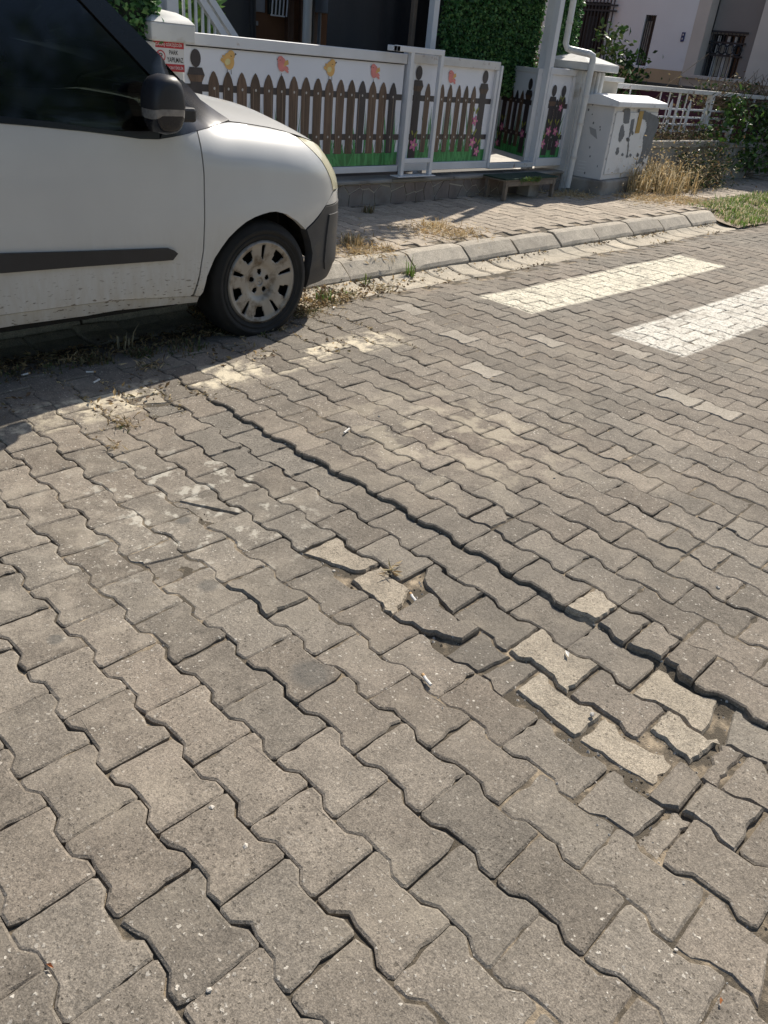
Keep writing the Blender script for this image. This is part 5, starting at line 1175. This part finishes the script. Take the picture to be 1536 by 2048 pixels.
ww(yr, wy0, zt, TOP); ww(wy0+1e-4, wy1-1e-4, zt, wz0); ww(wy0+1e-4, wy1-1e-4, wz1, TOP); ww(wy1, dy0, zt, TOP); ww(dy0+1e-4, dy1-1e-4, dz1, TOP); ww(dy1, dy1+6, zt, TOP)
nb('wall', HX+.002, HX+6, yr, yr+.3, .9, TOP, MAT['white_wall'], bv=0) if False else None
nb('plinth', HX-.03, HX+.3, yr, dy0, 0, zt-.003, MAT['ochre']); nb('plinth', HX-.03, HX+.3, dy1, dy1+6, 0, zt-.003, MAT['ochre'])
nb('back_wall', HX+6, HX+6.3, yr, dy1+6, 0, TOP, MAT['white_wall'], bv=0); nb('roof', HX-.3, HX+6.5, yr-.0, dy1+6.2, TOP+.003, TOP+.25, MAT['white_wall'])
wn = nb('window', HX+.12, HX+.16, wy0+.002, wy1-.002, wz0+.002, wz1-.002, MAT['dark_glass'], bv=0)
nb('blind', HX+.09, HX+.11, wy0+.12, wy0+.30, wz0+.03, wz1-.1, MAT['curtain'], wn)
for k in range(5): yv = wy0+(wy1-wy0)*(k+.5)/5; MB().tube([(.03, yv-ON[1], wz0), (.03, yv-ON[1], wz1)], .011, 6).build('grille_bar', MAT['iron'], wn)
nb('window_sill', HX-.06, HX+.1, wy0-.05, wy1+.05, wz0-.05, wz0+.0, MAT['white_wall'], wn)
dn = nb('entrance', HX+.12, HX+.16, dy0+.002, dy1-.002, 0, dz1-.002, MAT['dark_glass'], bv=0)
nb('grey_leaf', HX+.08, HX+.118, dy0+.35, dy1-.25, 0, dz1-.25, MAT['iron'], dn); 
for k in range(11): yv = dy0-.15+(dy1-dy0+.15)*(k+.5)/11; MB().tube([(-.05, yv-ON[1], .9), (-.05, yv-ON[1], dz1+.6)], .016, 6).build('grille_bar', MAT['iron'], dn)
for z in (1.4, dz1-.15, dz1-.05): MB().bar((-.05, dy0-.2-ON[1], z), (-.05, dy1-ON[1], z), .03, .03).build('grille_rail', MAT['iron'], dn)
yp = Yx(1370, 72, HX); zp = Zx(1370, 72, HX); pt_ = nb('number_plate', HX-.02, HX-.001, yp-.0, yp+.07, zp-.10, zp+.06, MAT['blue_plate'], bv=.002)
for k in (-.03, .04): nb('number_mark', HX-.024, HX-.0205, yp+.022, yp+.048, zp+k-.035, zp+k-.005, MAT['sign_white'], pt_, bv=0)
# second house: beige corner, taupe recess with grilled window, beige parapet in front
n2 = empty('house', 'taupe and beige house at the right with ornate grille window', 'house', (HX, 5.0, 0))
y_b0 = Yx(1388, 145, HX); y_t1 = Yx(1488, 155, HX)
nb('wall', HX+.0, HX+.3, y_b0, yr-.002, 0, TOP, MAT['beige'], n2, 0); nb('wall', HX+.0, HX+.3, y_t1-4, y_t1, 0, TOP, MAT['beige'], n2, 0)
W2y0, W2y1 = Yx(1484, 100, HX+.35), Yx(1409, 100, HX+.35); W2z0, W2z1 = Zx(1440, 150, HX+.35)-.05, Zx(1455, 69, HX+.35)
def tw(y0, y1, z0, z1): nb('recessed_wall', HX+.35, HX+.6, y0, y1, z0, z1, MAT['taupe'], n2, 0)
tw(y_t1, W2y0, 0, TOP); tw(W2y1, y_b0, 0, TOP); tw(W2y0+1e-4, W2y1-1e-4, W2z1, TOP); tw(W2y0+1e-4, W2y1-1e-4, 0, W2z0)
nb('back_wall', HX+5, HX+5.3, y_t1-4, yr, 0, TOP, MAT['beige'], n2, 0); nb('roof', HX-.2, HX+5.5, y_t1-4.2, yr-.004, TOP+.003, TOP+.25, MAT['beige'], n2)
w2 = nb('window', HX+.52, HX+.56, W2y0+.002, W2y1-.002, W2z0, W2z1, MAT['dark_glass'], n2, 0)
ln_ = W2y1-W2y0
for f0, f1 in ((.32, .46), (.50, .64), (.66, .72)): nb('curtain', HX+.48, HX+.515, W2y0+ln_*f0, W2y0+ln_*f1, W2z0+.02, W2z1-.15, MAT['curtain'], w2)
for f in (.30, .48, .74): nb('window_frame', HX+.45, HX+.478, W2y0+ln_*f-.03, W2y0+ln_*f+.03, W2z0, W2z1-.02, MAT['white_wall'], w2)
for k in range(10): yv = W2y0+ln_*(k+.5)/10; MB().tube([(.32, yv-5, W2z0-.1), (.32, yv-5, W2z1+.05)], .008, 6).build('grille_bar', MAT['iron'], w2)
for z in (W2z1+.04, W2z1-.14, W2z1-.36): MB().bar((.32, W2y0-.05-5, z), (.32, W2y1+.05-5, z), .03, .03).build('grille_rail', MAT['iron'], w2)
for k in range(5): yv = W2y0+ln_*(k+.5)/5; MB().tube([(.32, yv-5+.085*math.cos(q), W2z1-.25+.085*math.sin(q)) for q in np.linspace(0, 2*math.pi, 13)], .014, 5, cap=False).build('grille_scroll', MAT['iron'], w2)
PXP = 16.4
pz1 = Zx(1450, 156, PXP); pz0 = Zx(1450, 176, PXP)
pr_ = empty('parapet_wall', 'stained beige parapet in front of the taupe house', 'wall', (PXP, 5.0, 0))
MB().box(0, .3, Yx(1536, 170, PXP)-3-5, Yx(1364, 150, PXP)-5, -.1, pz1-.06).build('masonry', MAT['beige_dirty'], pr_); bevel(MB().box(-.04, .34, Yx(1536, 170, PXP)-3-5, Yx(1363, 150, PXP)-5, pz1-.0595, pz1).build('coping', MAT['beige'], pr_), .006, 1)

# ------------------------------------------------------------------ plants
def blades(name, C, n, h, spread, mats, label=None, cat=None, seed=1, lean=.45, wd=.006, group=None, zf=None, kind='stuff', parent=None):
    """tufts of narrow bent blades round the given ground points"""
    rg = np.random.default_rng(seed); V = []; F = []; mi = []
    for cx, cy, cz, k in C:
        for _ in range(max(3, int(n*k))):
            a = rg.random()*2*math.pi; r = spread*k*math.sqrt(rg.random()); x, y = cx+r*math.cos(a), cy+r*math.sin(a); H = h*k*(.35+.75*rg.random())
            z = cz if zf is None else zf(x, y); az = a+rg.normal()*.9; L = lean*(.3+rg.random())*H; dx, dy = math.cos(az), math.sin(az); px_, py_ = -dy*wd*(.6+.8*rg.random()), dx*wd*(.6+.8*rg.random()); o = len(V)
            V += [(x-px_, y-py_, z-.01), (x+px_, y+py_, z-.01), (x+dx*L*.35+px_*.8, y+dy*L*.35+py_*.8, z+H*.6), (x+dx*L*.35-px_*.8, y+dy*L*.35-py_*.8, z+H*.6), (x+dx*L, y+dy*L, z+H*(.95-.35*rg.random()))]
            F += [(o, o+1, o+2, o+3), (o+3, o+2, o+4)]; q = int(rg.integers(len(mats))); mi += [q, q]
    me = bpy.data.meshes.new(name); me.from_pydata(V, [], F)
    for m in mats: me.materials.append(m)
    me.polygons.foreach_set('material_index', mi); o = link(name, me, parent)
    if label: tag(o, label, cat, group)
    elif kind: o['kind'] = kind
    return o
def gp(x, y, z=0.0): q = gnd(x, y, z); return float(q[0]), float(q[1])
def twigs(mb, c, n, L, rg, up=.6, r=.004):
    for _ in range(n):
        p = np.array(c)+rg.normal(size=3)*[.06, .04, .01]; d = rg.normal(size=3); d[2] = abs(d[2])*up+.3; d /= np.linalg.norm(d); pts = [p]; l = L*(.4+.8*rg.random())
        for k in range(4): d = d+rg.normal(size=3)*.28; d /= np.linalg.norm(d); pts.append(pts[-1]+d*l/4)
        mb.tube(pts, [r, r*.9, r*.7, r*.5, r*.25], 4, cap=False)
# dry golden bush beside the cabinet
rg = np.random.default_rng(41)
e = empty('dry_grass_bush', 'tall golden dry grass clump against the planter wall beside the cabinet', 'dry bush', (*gp(1320, 385, SW_Z), SW_Z-.02)); ex, ey = e.location.x, e.location.y
C = [(rg.normal()*.45+.1, rg.normal()*.16+.18, 0, .7+.5*rg.random()) for _ in range(46)]
C = [c for c in C if c[1] < .55]
blades('foliage', C, 26, .42, .10, DRY+[DULL[0]], seed=42, parent=e, wd=.006)
P = np.c_[rg.normal(size=1500)*.50+.2, rg.normal(size=1500)*.18+.15, np.abs(rg.normal(size=1500))*.22+.02]; leaf_mass('seed_heads', P, .035, DRY, e, 43, .4, -.2)
mb = MB(); twigs(mb, (.2, .2, 0), 26, .55, rg, 1.2, .004); mb.build('stems', MAT['twig'], e)['kind'] = 'stuff'
e = empty('dull_bush', 'grey green half dry bush in front of the planter wall, right of the golden clump', 'bush', (*gp(1395, 378, SW_Z), SW_Z-.03))
P = np.c_[rg.normal(size=2600)*.45+.4, rg.normal(size=2600)*.16+.25, np.abs(rg.normal(size=2600))*.24+.01]; leaf_mass('foliage', P, .05, DULL+[VINE[1]], e, 44, .4, .0)
mb = MB(); twigs(mb, (.3, .25, 0), 40, .7, rg, .9, .005); twigs(mb, (.8, .3, 0), 30, .6, rg, .7, .005); mb.build('branches', MAT['stem'], e)['kind'] = 'stuff'
e = empty('dead_shrub', 'tangle of dead brown twigs piled on the planter soil behind the railing infill', 'shrub', (float(onY(1335, 270, 5.55)[0]), 5.55, pz+SW_Z-.08))
mb = MB(); 
for k in range(9): twigs(mb, (-.7+.27*k, .0+.05*rg.normal(), 0), 16, .42, rg, .5, .005)
mb.build('branches', MAT['twig'], e)['kind'] = 'stuff'
P = np.c_[rg.random(1500)*2.4-.8, rg.normal(size=1500)*.12-.02, np.abs(rg.normal(size=1500))*.12]; leaf_mass('dead_leaves', P, .05, DULL, e, 45, .4, .1)
e = empty('dead_vine', 'leafless brown vine sprawling over the far end of the white railing', 'vine', (float(onY(1440, 200, 5.75)[0]), 5.75, 1.0))
mb = MB()
for k in range(8): twigs(mb, (-.5+.3*k, .02*rg.normal(), .05), 18, .55, rg, .5, .010)
for k in range(4): mb.tube([(.4*k-.5, 0, -.4), (.4*k-.4, .02, .1), (.4*k-.1, -.05, .35+.1*rg.random()), (.4*k+.3, .0, .28)], [.02, .018, .012, .004], 6)
mb.tube([(-.15, -.02, .1), (-.05, -.02, .5), (-.12, -.02, .75)], [.012, .008, .003], 5)
mb.build('branches', MAT['twig'], e)['kind'] = 'stuff'
P = np.c_[rg.normal(size=900)*.9+.5, rg.normal(size=900)*.15, rg.normal(size=900)*.13+.15]; leaf_mass('withered_leaves', P, .06, DULL+[VINE[1]], e, 46, .5, .3)
e = empty('green_vine', 'leafy green vine covering the railing at the right edge', 'vine', (float(onY(1500, 270, 5.45)[0]), 5.40, SW_Z))
P = np.r_[np.c_[rg.normal(size=3600)*1.0+.7, rg.normal(size=3600)*.17, rg.random(3600)*.95+.12], np.c_[rg.normal(size=500)*.14-1.3, rg.normal(size=500)*.1+.1, rg.normal(size=500)*.10+.55], np.c_[rg.normal(size=260)*.10-.75, rg.normal(size=260)*.08+.1, rg.normal(size=260)*.12+1.0]]
P = P[(rg.random(len(P)) < .55+.45*np.sin(P[:, 0]*5+P[:, 2]*7))]; leaf_mass('foliage', P, .085, VINE, e, 47, .65, .4)
mb = MB(); twigs(mb, (.3, .1, .0), 40, 1.2, rg, 1.2, .008); twigs(mb, (1.2, .1, .0), 30, 1.1, rg, 1.0, .008); mb.build('branches', MAT['stem'], e)['kind'] = 'stuff'
e = empty('yard_shrub', 'thin leafy shrub growing at the grilled entrance behind the ribbed pillar', 'shrub', (11.6, 7.0, .2))
q0 = onY(1203, 70, 7.0); q1 = onY(1212, 150, 7.0); e.location = (float(q1[0]), 7.0, .2)
P = np.c_[rg.normal(size=420)*.16, rg.normal(size=420)*.12, rg.random(420)*1.75]; leaf_mass('foliage', P, .10, VINE[:2]+[DULL[1]], e, 48, .55, .3)
mb = MB(); twigs(mb, (0, 0, 0), 9, 2.0, rg, 3.0, .012); mb.build('stems', MAT['stem'], e)['kind'] = 'stuff'
e = empty('yard_shrub', 'small round green shrub below the slit window of the white house', 'shrub', (float(onX(1248, 150, 14.2)[0]), float(onX(1248, 150, 14.2)[1]), .3))
P = np.c_[rg.normal(size=420)*.16, rg.normal(size=420)*.20, .75+rg.random(420)*.65]; leaf_mass('foliage', P, .10, VINE, e, 49, .55, .2); mb = MB(); twigs(mb, (0, 0, 0), 8, 1.3, rg, 3.0, .012); mb.build('stems', MAT['stem'], e)['kind'] = 'stuff'
# straw litter and verge grass
def flatstraw(name, C, n, spread, seed, mats=DRY, L=.05, zf=None):
    rg = np.random.default_rng(seed); P = []
    for cx, cy, cz, k in C:
        m = int(n*k); x = cx+rg.normal(size=m)*spread*k; y = cy+rg.normal(size=m)*spread*k*.7
        for a, b_ in zip(x, y): P.append((a, b_, (cz if zf is None else zf(a, b_))+.003+.022*rg.random()**2))
    return leaf_mass(name, P, L, mats, None, seed, .10, .12)
zs = lambda x, y: sw_h(x, y)
vz = lambda x, y: -.02+.07*float(smoothstep(3.5, 4.2, y))+.012*vnoise(x, y, 5, 8)
flatstraw('straw_litter', [(*gp(1300, 400, SW_Z), SW_Z, 1.6), (*gp(1340, 400, SW_Z), SW_Z, 1.5), (*gp(1270, 395, SW_Z), SW_Z, 1.0), (*gp(1390, 405, SW_Z), SW_Z, 1.4), (*gp(870, 463, SW_Z), SW_Z, 1.3), (*gp(920, 470, SW_Z), SW_Z, .8), (*gp(700, 495, SW_Z), SW_Z, 1.1), (*gp(735, 505, SW_Z), SW_Z, .8), (*gp(940, 385, SW_Z), SW_Z, .8), (*gp(1120, 390, SW_Z), SW_Z, 1.0), (*gp(1160, 392, SW_Z), SW_Z, .8)], 420, .17, 51, zf=zs)
flatstraw('straw_litter', [(*gp(*q), 0, k) for q, k in (((620, 612), .8), (660, 600), (700, 585)) if False] if False else [(*gp(x, y), -.01, k) for x, y, k in ((610, 625, .8), (650, 605, .7), (700, 588, .7), (760, 572, .5), (560, 655, .5), (250, 845, .35), (300, 735, .5), (150, 720, .6), (230, 890, .12), (450, 660, .5), (780, 1140, .09))], 200, .09, 52, DRY+DULL, .035, lambda x, y: road_h(x, y)+.0)
rgv = np.random.default_rng(53)
C = [(9.5+3.4*rgv.random(), 3.56+.72*rgv.random(), 0, .6+.6*rgv.random()) for _ in range(300)]
blades('verge_grass', C, 40, .10, .11, GR+[DRY[2]], seed=54, zf=vz, wd=.005)
# single weeds along kerb, gutter and wall
WEEDS = [('weed', 'tall green grass weed in the kerb joint left of the zebra stripes', (822, 545), .0, 18, .19, .035, GR, 'weed'),
 ('weed', 'small dry weed at the kerb foot right behind the bumper', (655, 592), .0, 40, .10, .09, DULL+GR[:1], 'weed'),
 ('weed', 'brown weed clump in the gutter directly beside the front tyre', (622, 612), .0, 44, .10, .09, DULL, 'weed'),
 ('weed', 'sparse olive weed tuft in the gutter between the tyre and the kerb end', (700, 578), .0, 40, .07, .09, DULL+GR, 'weed'),
 ('weed', 'dry straw tuft at the kerb top beside the bumper', (700, 488), SW_Z, 80, .16, .13, DRY+DULL[:1], 'weed'),
 ('weed', 'low straw tuft lying across the pavement edge in the shade line', (868, 455), SW_Z, 60, .09, .14, DRY, 'weed'),
 ('weed', 'tiny green tuft at the foot of the stone plinth', (935, 388), SW_Z, 40, .12, .08, [GR[1], DRY[0]], 'weed'),
 ('weed', 'thin grey weed at the plinth foot in the shade', (735, 425), SW_Z, 26, .10, .07, DULL, 'weed'),
 ('weed', 'little sprig in the gutter joint in the sun, left of the tall green weed', (733, 560), .0, 10, .12, .03, [DULL[1], GR[1]], 'weed'),
 ('weed', 'dark weed clump at the bottom of the front tyre', (530, 668), .0, 22, .06, .05, DULL, 'weed'),
 ('weed', 'shaded weed mat under the door, nearest the front wheel', (370, 700), .0, 70, .09, .16, DULL, 'weed'),
 ('weed', 'shaded weed mat under the door, below the moulding tip', (290, 712), .0, 150, .08, .12, DULL, 'weed'),
 ('weed', 'shaded weed clump below the middle of the door', (200, 725), .0, 90, .10, .11, DULL, 'weed'),
 ('weed', 'shaded weed clump near the sill joint', (115, 738), .0, 60, .09, .13, DULL, 'weed'),
 ('weed', 'shaded weed clump at the left edge under the van', (30, 752), .0, 60, .08, .12, DULL, 'weed'),
 ('weed', 'tall thin seed stalks standing under the van sill', (245, 690), .0, 8, .12, .05, [DRY[2], DULL[0]], 'weed'),
 ('weed', 'yellowish moss tuft between pavers where the sun meets the van shade', (255, 843), .0, 30, .012, .04, [DRY[1], GR[1]], 'weed')]
for i, (nm, lab, pxy, z, n, h, sp, mats, cat) in enumerate(WEEDS):
    if 'shaded' in lab or 'tyre' in lab: h *= .5; n = int(n*1.5)
    x, y = gp(*pxy, z); zz = z-.005 if z > 0 else road_h(x, y)-.012
    blades(nm, [(x+rgv.normal()*sp*.3, y+rgv.normal()*sp*.25, zz, .6+.5*rgv.random()) for _ in range(5)], n*.45, h, sp*.6, mats, lab, cat, seed=60+i, wd=.0035 if h > .15 else .004)['group'] = 'weeds along kerb, gutter and wall'

# ------------------------------------------------------------------ litter
MAT['butt'] = mk('cigarette_paper', (.72, .70, .66), .8, .06, 60); MAT['cork'] = mk('cigarette_filter', (.52, .33, .16), .8, .1, 90); MAT['pebble'] = mk('white_pebble', (.50, .46, .40), .6, .1, 60); MAT['grey_pebble'] = mk('grey_pebble', (.30, .29, .27), .7, .1, 60); MAT['dead_leaf'] = mk('orange_dead_leaf', (.42, .17, .06), .6, .2, 60)
def butt(px_, py_, ang, label, L=.032, dz=0.006, half=False):
    x, y = gp(px_, py_); z = road_h(x, y)+dz
    e = empty('cigarette_butt', label, 'cigarette butt', (x, y, z), ang, group='cigarette butts on the road')
    MB().tube([(-L/2, 0, 0), (L*.2, .0005, 0), (L/2, -.0005, .001)], [.0042, .0040, .0043], 8).build('paper', MAT['butt'], e, smooth='auto'); MB().tube([(L/2+.0002, -.0005, .001), (L/2+.009, 0, .001)], .0044, 8).build('filter', MAT['butt' if half else 'cork'], e, smooth='auto')
butt(855, 1361, R_(75), 'white cigarette butt lying in a joint in the middle of the road'); butt(828, 1190, R_(70), 'cigarette butt stuck in the hole beside the broken stone', .03, .0)
butt(692, 867, R_(20), 'white cigarette butt at the upper end of the step near the asphalt patch', .035, .008, True); butt(180, 747, R_(-30), 'cigarette butt in the van shade, nearest the sill'); butt(192, 765, R_(25), 'cigarette butt in the van shade, nearest the sunlit pavers', .03, .006, True); butt(50, 752, R_(5), 'cigarette butt in the van shade at the left edge', .03)
def stone(nm, px_, py_, r, mat, label, grp='pebbles on the road', z=None, seed=1):
    rg = np.random.default_rng(seed); x, y = gp(px_, py_); bm = bmesh.new(); bmesh.ops.create_icosphere(bm, subdivisions=1, radius=r*.85)
    ph = rg.random(3)*6
    for v in bm.verts: v.co *= 1+.30*math.sin(v.co.x/r*1.7+ph[0])+.22*math.sin(v.co.y/r*2.4+ph[1])+.10*rg.normal()
    for v in bm.verts: v.co.z *= .55; v.co.y *= .72
    me = bpy.data.meshes.new(nm); bm.to_mesh(me); bm.free(); me.materials.append(mat); o = link(nm, me, None, False); o.location = (x, y, road_h(x, y)+r*.12 if z is None else z); o.rotation_euler = (0, 0, rg.random()*6); tag(o, label, 'pebble', grp)
stone('pebble', 416, 1979, .0075, MAT['pebble'], 'white pebble in the joint at the bottom edge', seed=1); stone('pebble', 491, 1694, .0075, MAT['pebble'], 'square white pebble on the middle of a near paver', seed=2); stone('pebble', 422, 1617, .0075, MAT['pebble'], 'pale pebble at a paver edge, above the square white one', seed=3)
stone('pebble', 1352, 1902, .006, MAT['pebble'], 'tiny pale pebble at a joint near the bottom right corner', seed=4); stone('pebble', 612, 1089, .006, MAT['pebble'], 'tiny white pebble beside the pale broken stone', seed=5); stone('pebble', 1436, 1171, .009, MAT['pebble'], 'round white pebble on a joint at the right edge', seed=6)
stone('pebble', 1185, 1420, .012, MAT['grey_pebble'], 'grey pebble fallen into the open gap between pale stones', seed=7); stone('pebble', 668, 1136, .006, MAT['pebble'], 'white chip in the hollow beside the long broken stone', seed=8); stone('pebble', 757, 835, .008, MAT['pebble'], 'white chip on the pavers above the step line', seed=9); stone('pebble', 1108, 957, .006, MAT['grey_pebble'], 'dark chip at a paver corner right of the middle', seed=10)
def scrap(px_, py_, L, label, mat, cat='leaf', nm='dead_leaf', ang=0.0, dz=.006):
    x, y = gp(px_, py_); vs = [(-L/2, 0, 0), (-L*.1, L*.18, .004), (L/2, 0, .002), (0, -L*.16, .006)]
    o = MB().add(vs, [(0, 1, 2), (0, 2, 3)]).build(nm, mat, None, fixn=False); o.location = (x, y, road_h(x, y)+dz); o.rotation_euler = (.15, .1, ang); tag(o, label, cat, 'scraps on the road')
scrap(101, 1937, .016, 'curled orange leaf scrap in a dark joint near the left edge', MAT['dead_leaf'], ang=2); scrap(1437, 2008, .014, 'orange leaf scrap at the bottom right corner', MAT['dead_leaf'], ang=.4)
scrap(669, 613, .05, 'crumpled white paper scrap in the gutter in front of the tyre', MAT['butt'], 'paper', 'paper_scrap', .5, .01); scrap(660, 628, .03, 'small pale paper scrap on the road side of the gutter', MAT['butt'], 'paper', 'paper_scrap', 1.5, .008)
scrap(1135, 1303, .03, 'thin white shell fragment beside the large pale stone', MAT['butt'], 'shell', 'shell_fragment', .9, .008)

# grit washed into the joints and the open holes of the trench
rg = np.random.default_rng(77)
def grit():
    V = []; F = []; mi = []
    def add(x, y, z, r):
        o = len(V); a = rg.random()*6
        for k in range(4): V.append((x+r*math.cos(a+k*1.57)*(.7+.5*rg.random()), y+r*math.sin(a+k*1.57)*(.7+.5*rg.random()), z))
        V.append((x+.2*r*rg.normal(), y+.2*r*rg.normal(), z+r*(.7+.5*rg.random())))
        F.extend([(o, o+1, o+4), (o+1, o+2, o+4), (o+2, o+3, o+4), (o+3, o, o+4)]); q = int(rg.integers(3)); mi.extend([q]*4)
    for _ in range(9000):
        x = 1.15+.65*rg.random(); y = .0+2.8*rg.random()
        add(x, y, bed_z(x, y)-.0005, .0012+.0050*rg.random()**3)
    for _ in range(2600):
        r = int(rg.integers(-3, 16)); x = X0+r*PB+rg.normal()*.008; y = -.4+3.6*rg.random(); add(x, y, bed_z(x, y)-.0005, .001+.0028*rg.random()**3)
    me = bpy.data.meshes.new('grit'); me.from_pydata(V, [], F)
    for m in (MAT['sand'], MAT['grey_pebble'], MAT['pebble']): me.materials.append(m)
    me.polygons.foreach_set('material_index', mi); link('grit', me)['kind'] = 'stuff'
grit()

# trees along the other side of the street, behind the viewer: what the van's glass reflects
MAT['bark'] = mk('tree_bark', (.13, .10, .075), .9, .3, 9, bmp=.6, bscale=30)
for i, (x, y, h) in enumerate(((-5.5, -7.2, 6.2), (-.8, -7.6, 6.8), (4.2, -7.3, 6.0), (9.0, -7.8, 6.6))):
    t_ = empty('street_tree', 'leafy street tree across the road behind the viewer, '+('first', 'second', 'third', 'fourth')[i]+' along the street from the van', 'tree', (x, y, -.28), group='trees across the road')
    rg = np.random.default_rng(90+i); mb = MB(); mb.tube([(0, 0, 0), (.05, .03, 1.2), (.0, .08, 2.4), (.1, .0, h*.7)], [.16, .13, .11, .05], 8)
    cl = []
    for k in range(9):
        a = k*2.4; q = np.array([1.5*math.cos(a)*(.5+.5*rg.random()), 1.5*math.sin(a)*(.5+.5*rg.random()), h*(.42+.5*rg.random())]); cl.append(q)
        mb.tube([(0, .05, 1.9+.2*k), q*.55+np.array([0, 0, h*.2]), q], [.06, .035, .012], 5)
    mb.build('trunk', MAT['bark'], t_, smooth=True)
    P = np.concatenate([c+rg.normal(size=(420, 3))*[.75, .75, .6] for c in cl]); leaf_mass('crown', P, .24, VINE, t_, 91+i, .6, .3)

# dry leaf litter and dust gathered along the kerb foot, the gutter joints and under the van
rg = np.random.default_rng(101); P = []
for _ in range(2600):
    x = 2.35+abs(rg.normal())*.75; y = 3.44+.36*rg.random()**.8
    P.append((x, y, -.03+.012*rg.random()+(.012 if y > 3.74 else 0)))
for _ in range(1500):
    x = 2.5+7.2*rg.random(); y = 3.755+.018*rg.normal() if rg.random() < .7 else 3.50+.02*rg.normal()
    if vnoise(x, y, 3.3, 21) > -.1: P.append((x, y, -.022+.01*rg.random()))
for _ in range(1500):
    x = .7+1.9*rg.random(); y = 3.28+.24*rg.random()
    P.append((x, y, road_h(x, y)+.002+.015*rg.random()))
for _ in range(700):
    x = .8+1.9*rg.random(); y = 2.75+.5*rg.random()
    if vnoise(x, y, 6, 22) > .25: P.append((x, y, road_h(x, y)+.001+.006*rg.random()))
leaf_mass('leaf_litter', P, .028, [DULL[0], DULL[2], DRY[1], leaf_mat('brown_litter', (.13, .085, .05), .8, .1)], None, 102, .4, .1)
P = []
for _ in range(2200):
    r = int(rg.integers(3, 20)); x = X0+r*PB+rg.normal()*.012; y = 2.55+.85*rg.random()
    if vnoise(x, y, 2.5, 23) > -.05: P.append((x, y, road_h(x, y)-.004+.006*rg.random()))
leaf_mass('joint_litter', P, .018, [DULL[0], DULL[2], DRY[0]], None, 103, .35, .1)
